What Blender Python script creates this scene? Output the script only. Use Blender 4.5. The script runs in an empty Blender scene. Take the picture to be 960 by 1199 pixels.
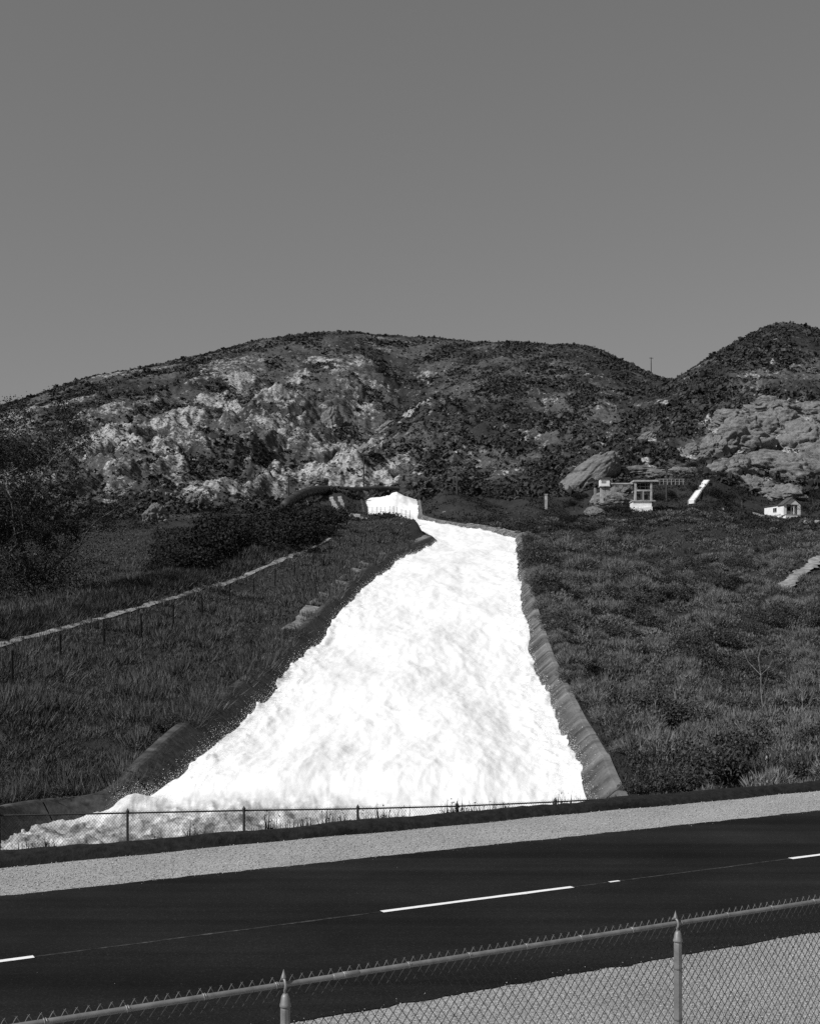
import bpy, bmesh, math, random
import numpy as np
from mathutils import Vector, Matrix, Euler
RNG = np.random.default_rng(7)
random.seed(7)
S = bpy.context.scene
COL = S.collection
F = 1400.0; CX = 480.0; HY = 735.0; CAMZ = 4.0      # photograph's focal length / horizon in pixels, eye height above the road
ROADA = math.radians(61.0)
RD = np.array([math.sin(ROADA), math.cos(ROADA)])    # along the road
RN = np.array([-math.cos(ROADA), math.sin(ROADA)])   # across the road, away from the viewer

# ------------------------------------------------------------------ materials (black-and-white photograph: all greys)
def new_mat(name, rough=0.9):
    m = bpy.data.materials.new(name); m.use_nodes = True
    nt = m.node_tree; b = nt.nodes['Principled BSDF']
    b.inputs['Roughness'].default_value = rough
    b.inputs['Specular IOR Level'].default_value = 0.2
    return m, nt, b
def N(nt, kind, **kw):
    n = nt.nodes.new(kind)
    for k, v in kw.items():
        if k in n.inputs: n.inputs[k].default_value = v
        else: setattr(n, k, v)
    return n
def noise(nt, scale, detail=4, rough=0.6, coord=None, stretch=None):
    if coord is None:
        coord = N(nt, 'ShaderNodeNewGeometry').outputs['Position']
    if stretch:
        mp = N(nt, 'ShaderNodeMapping'); mp.inputs['Scale'].default_value = stretch[0]; mp.inputs['Rotation'].default_value = stretch[1]
        nt.links.new(coord, mp.inputs['Vector']); coord = mp.outputs['Vector']
    t = N(nt, 'ShaderNodeTexNoise'); t.inputs['Scale'].default_value = scale; t.inputs['Detail'].default_value = detail
    t.inputs['Roughness'].default_value = rough
    nt.links.new(coord, t.inputs['Vector'])
    return t.outputs['Fac']
def ramp(nt, fac, stops):
    r = N(nt, 'ShaderNodeValToRGB'); e = r.color_ramp.elements
    while len(e) < len(stops): e.new(0.5)
    for q, (p, v) in zip(e, stops): q.position = p; q.color = (v, v, v, 1)
    nt.links.new(fac, r.inputs['Fac']); return r.outputs['Color']
def mix(nt, fac, a, b, mode='MIX'):
    m = N(nt, 'ShaderNodeMix'); m.data_type = 'RGBA'; m.blend_type = mode
    for s, v in ((0, fac), (6, a), (7, b)):
        if hasattr(v, 'is_output'): nt.links.new(v, m.inputs[s])
        else: m.inputs[s].default_value = v if s == 0 else (v, v, v, 1)
    return m.outputs[2]
def bump(nt, b, h, strength=0.5, dist=0.02):
    n = N(nt, 'ShaderNodeBump'); n.inputs['Strength'].default_value = strength; n.inputs['Distance'].default_value = dist
    nt.links.new(h, n.inputs['Height']); nt.links.new(n.outputs['Normal'], b.inputs['Normal'])
def attr(nt, name):
    a = N(nt, 'ShaderNodeAttribute'); a.attribute_name = name; return a.outputs['Fac']
def objcoord(nt): return N(nt, 'ShaderNodeTexCoord').outputs['Object']
MATS = {}
def simple(name, lo, hi, scale, rough=0.9, bmp=0.0, bdist=0.02, detail=5, obj=False, stretch=None, mid=(0.35, 0.65)):
    m, nt, b = new_mat(name, rough)
    f = noise(nt, scale, detail, 0.65, objcoord(nt) if obj else None, stretch)
    nt.links.new(ramp(nt, f, [(mid[0], lo), (mid[1], hi)]), b.inputs['Base Color'])
    if bmp: bump(nt, b, f, bmp, bdist)
    MATS[name] = m; return m
simple('galvanised', .17, .27, 12, rough=.5, obj=True); MATS['galvanised'].node_tree.nodes['Principled BSDF'].inputs['Metallic'].default_value = .35
simple('wire', .05, .10, 30, rough=.5, obj=True); MATS['wire'].node_tree.nodes['Principled BSDF'].inputs['Metallic'].default_value = .3  # mesh colour darkened so the wires read as unlit silhouettes
simple('far_wire', .03, .06, 30, rough=.6, obj=True)
simple('dark_steel', .02, .05, 6, rough=.6, obj=True)
simple('pipe_steel', .025, .06, 1.2, rough=.55)
simple('white_paint', .62, .8, 1.5, rough=.7, obj=True)
simple('pale_concrete', .22, .45, 1.0, rough=.9, bmp=.3)
simple('grey_concrete', .16, .3, .8, rough=.9, bmp=.3)
simple('dark_opening', .006, .015, 2)
simple('roofing', .05, .1, 4, obj=True)
simple('timber', .03, .07, 6, stretch=((8, 8, .6), (0, 0, 0)))
simple('bark', .03, .10, 9, bmp=.6, stretch=((3, 3, .6), (0, 0, 0)))
simple('pale_bark', .02, .20, 5, bmp=.4, stretch=((2, 2, .5), (0, 0, 0)))
simple('dark_timber', .004, .012, 6)
simple('slab_concrete', .08, .30, 1.3, bmp=.4)
simple('stone_mix', .12, .50, 21, detail=2)
simple('dead_wood', .12, .3, 6)
simple('insulator', .2, .3, 4)
simple('asphalt_kerb', .006, .020, 6, bmp=.9, bdist=.06)
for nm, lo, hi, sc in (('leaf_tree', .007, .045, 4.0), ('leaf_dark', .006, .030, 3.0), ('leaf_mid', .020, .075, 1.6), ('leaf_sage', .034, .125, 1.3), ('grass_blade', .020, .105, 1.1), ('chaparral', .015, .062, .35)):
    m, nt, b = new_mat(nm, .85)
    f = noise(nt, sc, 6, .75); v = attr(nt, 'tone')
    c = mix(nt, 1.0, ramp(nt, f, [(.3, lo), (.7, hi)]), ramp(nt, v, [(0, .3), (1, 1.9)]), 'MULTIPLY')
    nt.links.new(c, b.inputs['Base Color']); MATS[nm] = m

def asphalt():
    m, nt, b = new_mat('asphalt', .95); b.inputs['Specular IOR Level'].default_value = .08
    st = noise(nt, 1.0, 5, .6, None, ((.05, 1.6, 1), (0, 0, math.radians(29))))
    fi = noise(nt, 45, 2, .6)
    big = noise(nt, .35, 3)
    c = mix(nt, .5, ramp(nt, st, [(.3, .006), (.7, .018)]), ramp(nt, fi, [(.35, .004), (.62, .013), (.78, .05)]))
    c = mix(nt, 1.0, c, ramp(nt, big, [(.3, .75), (.7, 1.35)]), 'MULTIPLY')
    lane = noise(nt, 1.0, 3, .55, None, ((.02, .62, 1), (0, 0, math.radians(29)))); c = mix(nt, 1.0, c, ramp(nt, lane, [(.35, .75), (.6, 1.45)]), 'MULTIPLY')
    nt.links.new(c, b.inputs['Base Color']); bump(nt, b, fi, .5, .01); MATS['asphalt'] = m
asphalt()
def gravel():
    m, nt, b = new_mat('gravel', .95)
    v = N(nt, 'ShaderNodeTexVoronoi'); v.inputs['Scale'].default_value = 48
    nt.links.new(N(nt, 'ShaderNodeNewGeometry').outputs['Position'], v.inputs['Vector'])
    bw = N(nt, 'ShaderNodeRGBToBW'); nt.links.new(v.outputs['Color'], bw.inputs[0])
    fi = noise(nt, 22, 5, .85); big = noise(nt, .5, 4, .6)
    c = mix(nt, .6, ramp(nt, bw.outputs[0], [(.2, .14), (.75, .56)]), ramp(nt, fi, [(.38, .10), (.62, .60)]))
    c = mix(nt, 1.0, c, ramp(nt, big, [(.3, .82), (.7, 1.1)]), 'MULTIPLY')
    nt.links.new(c, b.inputs['Base Color']); bump(nt, b, fi, .8, .03); MATS['gravel'] = m
gravel()
def road_paint():
    m, nt, b = new_mat('road_paint', .7)
    f = noise(nt, 30, 4, .7)
    nt.links.new(ramp(nt, f, [(.3, .5), (.45, .85)]), b.inputs['Base Color']); MATS['road_paint'] = m
road_paint()
def faint_paint():
    m, nt, b = new_mat('faint_paint', .8)
    f = noise(nt, 6, 5, .8)
    nt.links.new(ramp(nt, f, [(.42, .014), (.56, .05), (.72, .12)]), b.inputs['Base Color']); MATS['faint_paint'] = m
faint_paint()
def lining():
    m, nt, b = new_mat('lining', .75)
    f = noise(nt, .5, 6, .7); fi = noise(nt, 5, 4)
    w = attr(nt, 'wet')                                        # 0 dry rim, 1 splashed foot
    run = noise(nt, 1.5, 4, .6, None, ((2.2, 2.2, .12), (0, 0, 0)))
    dry = ramp(nt, f, [(.3, .12), (.7, .26)])
    c = mix(nt, ramp(nt, w, [(0, 0), (.55, 1)]), dry, ramp(nt, run, [(.3, .018), (.7, .075)]))
    c = mix(nt, 1.0, c, ramp(nt, fi, [(.3, .8), (.7, 1.15)]), 'MULTIPLY')
    nt.links.new(c, b.inputs['Base Color']); bump(nt, b, fi, .15, .03); MATS['lining'] = m
lining()
def water():
    m, nt, b = new_mat('white_water', .6)
    calm = attr(nt, 'calm')
    f1 = noise(nt, 1.1, 8, .72, None, ((1, .30, 1), (0, 0, .06))); f2 = noise(nt, .22, 5, .6, None, ((1, .28, 1), (0, 0, .06))); f3 = noise(nt, 1.0, 8, .74, None, ((1.1, .75, 1), (0, 0, -.2)))
    foam = mix(nt, 1.0, ramp(nt, f1, [(.28, .80), (.50, .89)]), ramp(nt, f2, [(.32, .86), (.5, 1.0)]), 'MULTIPLY')
    dark = ramp(nt, f3, [(.38, .10), (.52, .34), (.64, .74)])
    c = mix(nt, calm, foam, dark)
    nt.links.new(c, b.inputs['Base Color']); bump(nt, b, f1, .30, .16)
    b.inputs['Specular IOR Level'].default_value = .3
    MATS['white_water'] = m
water()
simple('spray', .8, .9, 3)
def ground_mat():
    m, nt, b = new_mat('hillside', .95)
    rk = attr(nt, 'rock'); veg = attr(nt, 'veg')
    n1 = noise(nt, .035, 8, .72); n2 = noise(nt, .16, 8, .78); n3 = noise(nt, .9, 6, .75); n4 = noise(nt, .30, 6, .7, None, ((1, .5, 1.6), (0, .3, .4)))
    soil = mix(nt, .5, ramp(nt, n3, [(.38, .012), (.62, .13)]), ramp(nt, n2, [(.35, .02), (.65, .12)]))
    green = mix(nt, .5, ramp(nt, n2, [(.32, .010), (.7, .042)]), ramp(nt, n3, [(.3, .010), (.7, .05)]))
    stone = mix(nt, .5, ramp(nt, n4, [(.32, .05), (.60, .36)]), ramp(nt, n3, [(.40, .02), (.58, .52)]))
    n5 = noise(nt, .42, 7, .8)
    n6 = noise(nt, .30, 6, .75, None, ((1.0, .28, .5), (0, 0, .5)))
    edge = mix(nt, .72, n2, mix(nt, .5, mix(nt, .45, n5, n3), n6))
    def thresh(a, k, lo, hi):
        x = N(nt, 'ShaderNodeMath', operation='MULTIPLY_ADD'); nt.links.new(a, x.inputs[0]); x.inputs[1].default_value = k; nt.links.new(edge, x.inputs[2])
        return ramp(nt, x.outputs[0], [(lo, 0), (hi, 1)])
    c = mix(nt, thresh(veg, .5, .70, .80), soil, green)
    c = mix(nt, thresh(rk, .17, .605, .655), c, stone)
    nt.links.new(c, b.inputs['Base Color']); bump(nt, b, edge, .8, 1.0); MATS['hillside'] = m
ground_mat()
def rock_mat():
    m, nt, b = new_mat('sandstone', .95)
    n1 = noise(nt, .10, 8, .75); n2 = noise(nt, .6, 8, .78); n3 = noise(nt, .45, 6, .7, None, ((.2, .2, 1.5), (.25, .15, 0)))
    c = mix(nt, .5, ramp(nt, n1, [(.30, .07), (.68, .27)]), ramp(nt, n2, [(.30, .06), (.68, .32)]))
    c = mix(nt, 1.0, c, ramp(nt, n3, [(.34, .30), (.47, 1.0)]), 'MULTIPLY')
    nt.links.new(c, b.inputs['Base Color'])
    h = mix(nt, .5, n2, n3); bump(nt, b, h, 1.0, 1.5); MATS['sandstone'] = m
rock_mat()
simple('pale_dirt', .12, .34, 1.2, bmp=.4)
simple('soil', .03, .09, 2.0, bmp=.4)

# ------------------------------------------------------------------ numpy noise
_P = np.random.default_rng(3).permutation(512).astype(np.int64); _P = np.concatenate([_P, _P, _P])
_ang = np.random.default_rng(4).uniform(0, 2 * np.pi, 512)
_GX, _GY = np.cos(_ang), np.sin(_ang)
def pn(x, y, seed=0):
    x = x + seed * 17.31; y = y + seed * 9.17
    xi = np.floor(x).astype(np.int64); yi = np.floor(y).astype(np.int64); xf = x - xi; yf = y - yi
    u = xf * xf * xf * (xf * (xf * 6 - 15) + 10); v = yf * yf * yf * (yf * (yf * 6 - 15) + 10)
    def g(ix, iy, dx, dy):
        h = _P[(_P[ix & 511] + iy) & 511]; return _GX[h] * dx + _GY[h] * dy
    a = g(xi, yi, xf, yf); b = g(xi + 1, yi, xf - 1, yf); c = g(xi, yi + 1, xf, yf - 1); d = g(xi + 1, yi + 1, xf - 1, yf - 1)
    return 1.5 * (a + u * (b - a) + v * ((c + u * (d - c)) - (a + u * (b - a))))
def fbm(x, y, o=5, seed=0, gain=.5):
    r = 0; a = 1.0
    for i in range(o): r = r + a * pn(x, y, seed + i); x = x * 2.03; y = y * 2.03; a *= gain
    return r
def ridged(x, y, o=5, seed=0):
    r = 0; a = 1.0; w = 1.0
    for i in range(o):
        n = 1 - np.abs(pn(x, y, seed + i)); n = n * n * w; r = r + a * n; w = np.clip(n * 1.4, 0, 1); x = x * 2.1; y = y * 2.1; a *= .5
    return r
def sst(a, b, x): t = np.clip((x - a) / (b - a), 0, 1); return t * t * (3 - 2 * t)

# ------------------------------------------------------------------ mesh helpers
def link_mesh(name, me, mat, parent=None):
    o = bpy.data.objects.new(name, me); COL.objects.link(o)
    if mat is not None and not me.materials: me.materials.append(MATS[mat] if isinstance(mat, str) else mat)
    if parent is not None: o.parent = parent
    return o
def np_mesh(name, V, faces, smooth=False, attrs=None):
    """faces: list of int arrays (n,k)"""
    me = bpy.data.meshes.new(name)
    V = np.asarray(V, dtype=np.float32)
    me.vertices.add(len(V)); me.vertices.foreach_set('co', V.ravel())
    loops = np.concatenate([f.ravel() for f in faces]).astype(np.int32)
    tot = np.concatenate([np.full(len(f), f.shape[1], np.int32) for f in faces])
    st = np.concatenate([[0], np.cumsum(tot)[:-1]]).astype(np.int32)
    me.loops.add(len(loops)); me.loops.foreach_set('vertex_index', loops)
    me.polygons.add(len(tot)); me.polygons.foreach_set('loop_start', st)
    try: me.polygons.foreach_set('loop_total', tot)
    except Exception: pass
    me.polygons.foreach_set('use_smooth', np.full(len(tot), smooth, dtype=bool))
    for k, a in (attrs or {}).items():
        at = me.attributes.new(k, 'FLOAT', 'POINT'); at.data.foreach_set('value', np.asarray(a, np.float32))
    me.update(calc_edges=True); me.validate()
    return me
def tag(o, label=None, cat=None, group=None, kind=None):
    if label: o['label'] = label
    if cat: o['category'] = cat
    if group: o['group'] = group
    if kind: o['kind'] = kind
    return o
def empty(name, loc=(0, 0, 0), rz=0.0):
    o = bpy.data.objects.new(name, None); COL.objects.link(o); o.location = loc; o.rotation_euler = (0, 0, rz); o.empty_display_size = .3; return o
def copy_tree(o, parent=None):
    c = o.copy(); COL.objects.link(c)
    if parent is not None: c.parent = parent
    for ch in list(o.children): copy_tree(ch, c)
    return c
class MB:
    def __init__(s): s.v = []; s.f = []
    def add(s, V, Fc):
        b = len(s.v); s.v += [tuple(p) for p in V]; s.f += [tuple(i + b for i in q) for q in Fc]; return s
    def box(s, c, size, rot=None):
        M = Euler(rot).to_matrix() if rot else Matrix.Identity(3); c = Vector(c); V = []
        for x in (-.5, .5):
            for y in (-.5, .5):
                for z in (-.5, .5): V.append(c + M @ Vector((x * size[0], y * size[1], z * size[2])))
        return s.add(V, [(0, 1, 3, 2), (4, 6, 7, 5), (0, 4, 5, 1), (2, 3, 7, 6), (0, 2, 6, 4), (1, 5, 7, 3)])
    def tube(s, pts, rad, n=8, cap=True):
        pts = [Vector(p) for p in pts]; rad = rad if isinstance(rad, (list, tuple)) else [rad] * len(pts)
        V = []; up = None
        for i, p in enumerate(pts):
            d = (pts[min(i + 1, len(pts) - 1)] - pts[max(i - 1, 0)]).normalized()
            if up is None: up = d.orthogonal().normalized()
            a = (up - d * up.dot(d)).normalized(); b = d.cross(a); up = a
            for k in range(n):
                t = 2 * math.pi * k / n; V.append(p + (a * math.cos(t) + b * math.sin(t)) * rad[i])
        Fc = []
        for i in range(len(pts) - 1):
            for k in range(n):
                k2 = (k + 1) % n; Fc.append((i * n + k, i * n + k2, (i + 1) * n + k2, (i + 1) * n + k))
        if cap: Fc.append(tuple(range(n))[::-1]); Fc.append(tuple((len(pts) - 1) * n + k for k in range(n)))
        return s.add(V, Fc)
    def lathe(s, c, prof, n=12):
        V = []; Fc = []; c = Vector(c)
        for r, z in prof:
            for k in range(n): V.append(c + Vector((r * math.cos(2 * math.pi * k / n), r * math.sin(2 * math.pi * k / n), z)))
        for i in range(len(prof) - 1):
            for k in range(n): k2 = (k + 1) % n; Fc.append((i * n + k, i * n + k2, (i + 1) * n + k2, (i + 1) * n + k))
        Fc.append(tuple(range(n))[::-1]); Fc.append(tuple((len(prof) - 1) * n + k for k in range(n)))
        return s.add(V, Fc)
    def prism(s, poly, axis_from, axis_to):
        """poly list of 3D points, extruded from by vector"""
        a = [Vector(p) + Vector(axis_from) for p in poly]; b = [Vector(p) + Vector(axis_to) for p in poly]; n = len(poly)
        return s.add(a + b, [tuple(range(n))[::-1], tuple(range(n, 2 * n))] + [(i, (i + 1) % n, n + (i + 1) % n, n + i) for i in range(n)])
    def build(s, name, mat, parent=None, smooth=False):
        me = bpy.data.meshes.new(name); me.from_pydata(s.v, [], s.f)
        bm = bmesh.new(); bm.from_mesh(me); bmesh.ops.recalc_face_normals(bm, faces=bm.faces); bm.to_mesh(me); bm.free()
        if smooth: me.polygons.foreach_set('use_smooth', [True] * len(me.polygons))
        return link_mesh(name, me, mat, parent)

# ------------------------------------------------------------------ survey of the valley: (pixel x, pixel y, distance) -> ground point
def pt(px, py, Y): return ((px - CX) / F * Y, Y, CAMZ - (py - HY) / F * Y)
SKYL = [(-600, 560), (-300, 520), (0, 477), (40, 462), (70, 447), (110, 443), (160, 430), (200, 422), (235, 420), (270, 405), (320, 397), (370, 391), (420, 388), (470, 393), (515, 400), (560, 403), (620, 402), (660, 402), (690, 407), (720, 422), (740, 440), (765, 453), (775, 458), (790, 447), (820, 429), (860, 405), (890, 388), (915, 380), (940, 383), (960, 390), (1100, 420), (1260, 470), (1700, 560)]
C = []
for px in (-1400, -700, -300, 0, 240, 480, 720, 960, 1260, 1660, 2400):
    C += [(px, HY + 7 * F / 26, 26), (px, HY + 6.9 * F / 38, 38)]
C += [(-1400, 900, 60), (-1400, 760, 110), (-1400, 700, 250), (2400, 880, 60), (2400, 760, 110), (2400, 660, 250), (-1400, 600, 500), (2400, 600, 500), (-1400, 640, 1200), (2400, 640, 1200)]
# left bank
C += [(-300, 960, 44), (-300, 850, 55), (-300, 762, 75), (-300, 725, 95), (-300, 705, 130),
      (0, 955, 45), (60, 900, 48), (0, 850, 52), (0, 800, 62), (0, 757, 75), (0, 745, 80), (0, 717, 92), (0, 705, 115), (45, 704, 112),
      (100, 845, 56), (100, 775, 75), (100, 732, 88), (100, 700, 105), (100, 692, 118),
      (200, 862, 52), (200, 830, 60), (200, 765, 80), (200, 704, 105), (200, 694, 110), (200, 674, 125),
      (300, 770, 76), (300, 740, 90), (300, 705, 114), (300, 671, 140), (300, 661, 145), (300, 642, 165),
      (380, 695, 116), (380, 675, 132), (380, 653, 165), (380, 636, 190), (385, 626, 200), (390, 616, 215),
      (430, 648, 165), (430, 630, 190), (430, 614, 220), (430, 608, 245), (480, 624, 205), (480, 608, 232), (478, 606, 245), (492, 608, 240), (502, 616, 228), (506, 624, 218), (440, 606, 255), (465, 606, 252)]
# behind the left bank
C += [(0, 703, 140), (100, 684, 150), (100, 652, 220), (100, 625, 290), (0, 650, 250), (0, 600, 350), (200, 668, 150), (200, 650, 200), (200, 622, 280), (300, 637, 190), (300, 605, 300), (360, 612, 240), (400, 609, 235), (395, 597, 290), (370, 590, 310), (410, 588, 312), (430, 600, 295), (345, 596, 330), (430, 581, 345), (480, 580, 350), (380, 580, 335), (460, 577, 370),
      (510, 604, 285), (520, 585, 305), (505, 578, 330), (560, 598, 285), (560, 588, 310), (600, 606, 270), (600, 596, 300), (640, 608, 270), (640, 599, 300), (560, 616, 258)]
# right bank and the gully behind it
C += [(650, 760, 84), (700, 850, 58), (760, 935, 44), (850, 925, 44), (960, 915, 44), (1260, 900, 44), (760, 850, 60), (850, 850, 62), (960, 850, 62), (1260, 830, 62), (730, 780, 82), (760, 780, 85), (850, 780, 88), (960, 785, 85), (1260, 760, 88), (660, 700, 112), (700, 695, 122), (760, 725, 112), (850, 735, 106), (960, 745, 102), (1260, 720, 110), (625, 660, 150), (650, 645, 190), (700, 642, 172), (760, 678, 140), (850, 715, 118), (960, 728, 112), (700, 632, 195), (650, 628, 230), (760, 668, 172), (850, 704, 140), (850, 688, 160), (960, 712, 142), (960, 690, 155),
      (740, 632, 225), (790, 612, 240), (820, 640, 205), (850, 652, 190), (960, 655, 182), (850, 615, 245), (960, 625, 235), (900, 632, 225), (1260, 650, 200), (1260, 600, 300)]
# terrace of the buildings
C += [(700, 602, 285), (690, 615, 255), (750, 600, 285), (800, 592, 292), (800, 600, 275), (860, 602, 275), (915, 609, 276), (960, 608, 274), (915, 596, 310), (960, 590, 315), (860, 585, 310), (830, 566, 318), (800, 570, 315), (755, 580, 310), (660, 600, 300)]
# left mountain
C += [(0, 560, 420), (0, 520, 520), (0, 477, 680), (0, 530, 1100), (-300, 600, 420), (-300, 520, 720), (-300, 570, 1150),
      (100, 592, 360), (100, 545, 450), (100, 492, 570), (110, 443, 720), (110, 500, 1150), (200, 582, 370), (200, 525, 480), (200, 472, 610), (215, 421, 800), (215, 490, 1250), (300, 577, 380), (300, 522, 490), (300, 452, 670), (310, 398, 850), (310, 470, 1300),
      (400, 574, 395), (395, 562, 412), (440, 525, 470), (490, 490, 540), (540, 457, 620), (580, 432, 710), (370, 558, 440), (405, 532, 535), (450, 497, 620), (490, 466, 710), (400, 450, 700), (400, 389, 880), (500, 398, 880), (600, 402, 880), (690, 407, 800), (740, 440, 700), (772, 457, 640), (500, 470, 1400), (700, 480, 1300),
      (500, 562, 385), (500, 522, 450), (560, 562, 372), (560, 502, 500), (620, 562, 362), (620, 505, 490), (620, 450, 650), (690, 522, 430), (690, 462, 580), (735, 492, 490)]
# right mountain
C += [(690, 562, 340), (760, 560, 338), (760, 522, 390), (768, 472, 520), (800, 440, 560), (850, 410, 580), (915, 380, 600), (960, 390, 620), (1100, 420, 640), (1260, 470, 650), (800, 555, 345), (850, 545, 355), (850, 492, 430), (915, 560, 345), (915, 505, 400), (915, 440, 490), (960, 560, 345), (960, 480, 430), (850, 500, 950), (960, 480, 950), (1260, 540, 950), (1700, 560, 800), (1260, 560, 420)]
C = np.array(C, float)
_cu = np.stack([(C[:, 0] - CX) / F * 3.0, np.log(C[:, 2])], 1); _ct = (HY - C[:, 1]) / F
_cc = .06
def _ker(A, B):
    d2 = ((A[:, None, :] - B[None, :, :]) ** 2).sum(2); return -np.sqrt(d2 + _cc * _cc)
_n = len(C); _A = np.zeros((_n + 3, _n + 3)); _A[:_n, :_n] = _ker(_cu, _cu) + np.eye(_n) * -.004
_A[:_n, _n] = 1; _A[:_n, _n + 1:] = _cu; _A[_n, :_n] = 1; _A[_n + 1:, :_n] = _cu.T
_w = np.linalg.solve(_A, np.concatenate([_ct, np.zeros(3)]))
def rbf_t(u, lnY):
    q = np.stack([u * 3.0, lnY], 1); out = np.empty(len(q))
    for i in range(0, len(q), 20000):
        a = q[i:i + 20000]; out[i:i + 20000] = _ker(a, _cu) @ _w[:_n] + _w[_n] + a @ _w[_n + 1:]
    return out

# ------------------------------------------------------------------ the chute in plan
ZWY = np.array([0, 40, 43, 46.7, 51.2, 56, 71.8, 81.5, 98.7, 118, 146, 195, 225, 245, 258, 275, 290, 335, 360, 400.])
ZWZ = np.array([-7.0, -7.0, -6.45, -5.75, -5.35, -5.0, -3.33, -2.04, .78, 3.8, 7.8, 13.2, 16.8, 19.6, 21.7, 24.3, 26.6, 36.0, 38, 40.])
def zw(Y, X=0.0):
    w_ = np.interp(Y, ZWY, ZWZ); k = sst(-8.2, -12.0, np.asarray(X, float)) * sst(54, 46, np.asarray(Y, float))
    return CAMZ + w_ * (1 - k) + np.minimum(w_, -6.95) * k
LEFT_PX = [(425, 345), (428, 320), (432, 288), (470, 260), (500, 232), (512, 212), (500, 195), (456, 146), (424, 118), (392, 98.7), (351, 81.5), (322, 71.8), (256, 56), (228, 51.2), (196, 47.2)]
RIGHT_PX = [(698, 43), (688, 46.7), (679, 51.2), (668, 56), (643, 71.8), (631, 81.5), (616, 98.7), (612, 118), (608, 146), (606, 195), (605, 225), (575, 245), (540, 258), (505, 275), (491, 290), (489, 320), (488, 345)]
def fair(P):
    X = np.array([(p - CX) / F * y for p, y in P]); Y = np.array([y for p, y in P], float); s = (Y < 150); c = np.polyfit(Y[s], X[s], 2); k = np.where(s, .8, 0)
    X = X * (1 - k) + np.polyval(c, Y) * k; return [(x / y * F + CX, y) for x, y in zip(X, Y)]
LEFT_PX = fair(LEFT_PX); RIGHT_PX = fair(RIGHT_PX)
LP = [((p - CX) / F * y, y) for p, y in LEFT_PX] + [(-10.2, 45.2), (-12.6, 45.0), (-14.2, 43.8), (-14.5, 41.5), (-14.3, 38.5), (-14, 33)]
RP = [(7.0, 38.2), (6.85, 40.5)] + [((p - CX) / F * y, y) for p, y in RIGHT_PX]
FENCE_A, FENCE_B = np.array([-45.0, 33.5 - 45 * .32]), np.array([24.0, 33.5 + 24 * .32])   # far fence line in plan
POLY = np.array([RP[0]] + [(7.0, 37.5)] + [(-4, 34.2), (-14, 31.2)] + LP[::-1] + RP[::-1][:-1])
def smooth_line(P, step):
    P = np.array(P, float)
    seg = np.linalg.norm(np.diff(P, axis=0), axis=1); s = np.concatenate([[0], np.cumsum(seg)])
    q = np.arange(0, s[-1], step); x = np.stack([np.interp(q, s, P[:, 0]), np.interp(q, s, P[:, 1])], 1)
    for _ in range(int(10 / step) if step < .8 else 6): x[1:-1] = .25 * x[:-2] + .5 * x[1:-1] + .25 * x[2:]
    return x
def sdist(X, Y):
    """signed distance to the channel outline: negative inside"""
    out = np.full(len(X), 1e9); inside = np.zeros(len(X), bool)
    n = len(POLY)
    for i in range(n):
        a = POLY[i]; b = POLY[(i + 1) % n]; e = b - a
        t = np.clip(((X - a[0]) * e[0] + (Y - a[1]) * e[1]) / (e @ e), 0, 1)
        d = np.hypot(X - a[0] - t * e[0], Y - a[1] - t * e[1]); out = np.minimum(out, d)
        c = ((a[1] > Y) != (b[1] > Y)); 
        if e[1] != 0: inside ^= c & (X < (e[0]) * (Y - a[1]) / e[1] + a[0])
    return np.where(inside, -out, out)
SKX = np.array([s[0] for s in SKYL], float); SKYy = np.array([s[1] for s in SKYL], float)
def ridge_noise(X, Y):
    a = X * .8 - .45 * (Y - 400); b = X * .45 + .8 * Y
    wx = fbm(X / 60, Y / 60, 3, 40) * 14
    r1 = ridged((a + wx) / 70, b / 170, 5, 11)
    a2 = X * .85 + .40 * (Y - 400)
    r2 = ridged((a2 + wx) / 42, b / 80, 4, 23)
    left = sst(0.02, -0.10, X / Y)
    r = r1 * (.35 + .65 * left) + r2 * (.65 - .3 * left)
    f = fbm(X / 15, Y / 22, 5, 31, .55) + .8 * (ridged((X + wx * .4) / 17, Y / 26, 4, 47) - 1.1)
    return .5 * np.tanh((r - 1.15) / .5), f
def height(X, Y, detail=True):
    X = np.asarray(X, float); Y = np.asarray(Y, float); Ys = np.maximum(Y, 6.0)
    u = np.clip(X / Ys, -1.6, 1.6); t = rbf_t(u, np.log(np.maximum(Ys, 22))); Z = CAMZ + t * np.maximum(Ys, 22)
    if detail:
        ts = (HY - np.interp(u * F + CX, SKX, SKYy)) / F
        att = np.clip((ts - t) / .05, .12, 1)
        m = sst(330, 440, Y) * att
        r, f = ridge_noise(X, Y)
        leftw = .5 + .45 * sst(.05, -.08, u)
        Z = Z + m * (r * 13 * leftw + f * 2.0 + 1.3 * (ridged(X / 6.5, Y / 9, 3, 57) - 1) * (.4 + .8 * leftw)) + fbm(X / 9, Y / 9, 4, 50) * (.10 + .35 * sst(80, 200, Y) + .8 * sst(250, 400, Y) * att) + fbm(X / 2.2, Y / 2.2, 3, 60) * .10
    n = X * RN[0] + Y * RN[1]
    emb = np.where(n < 21.6, -.25, -.25 - (n - 21.6) * .46)
    emb = np.maximum(emb, -2.9)
    k = sst(38, 34, Y - .32 * X)                                   # road embankment in front, valley behind
    Z = np.where(n < 23, emb, Z * (1 - k) + np.maximum(emb, -2.9) * k)
    return Z
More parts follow.
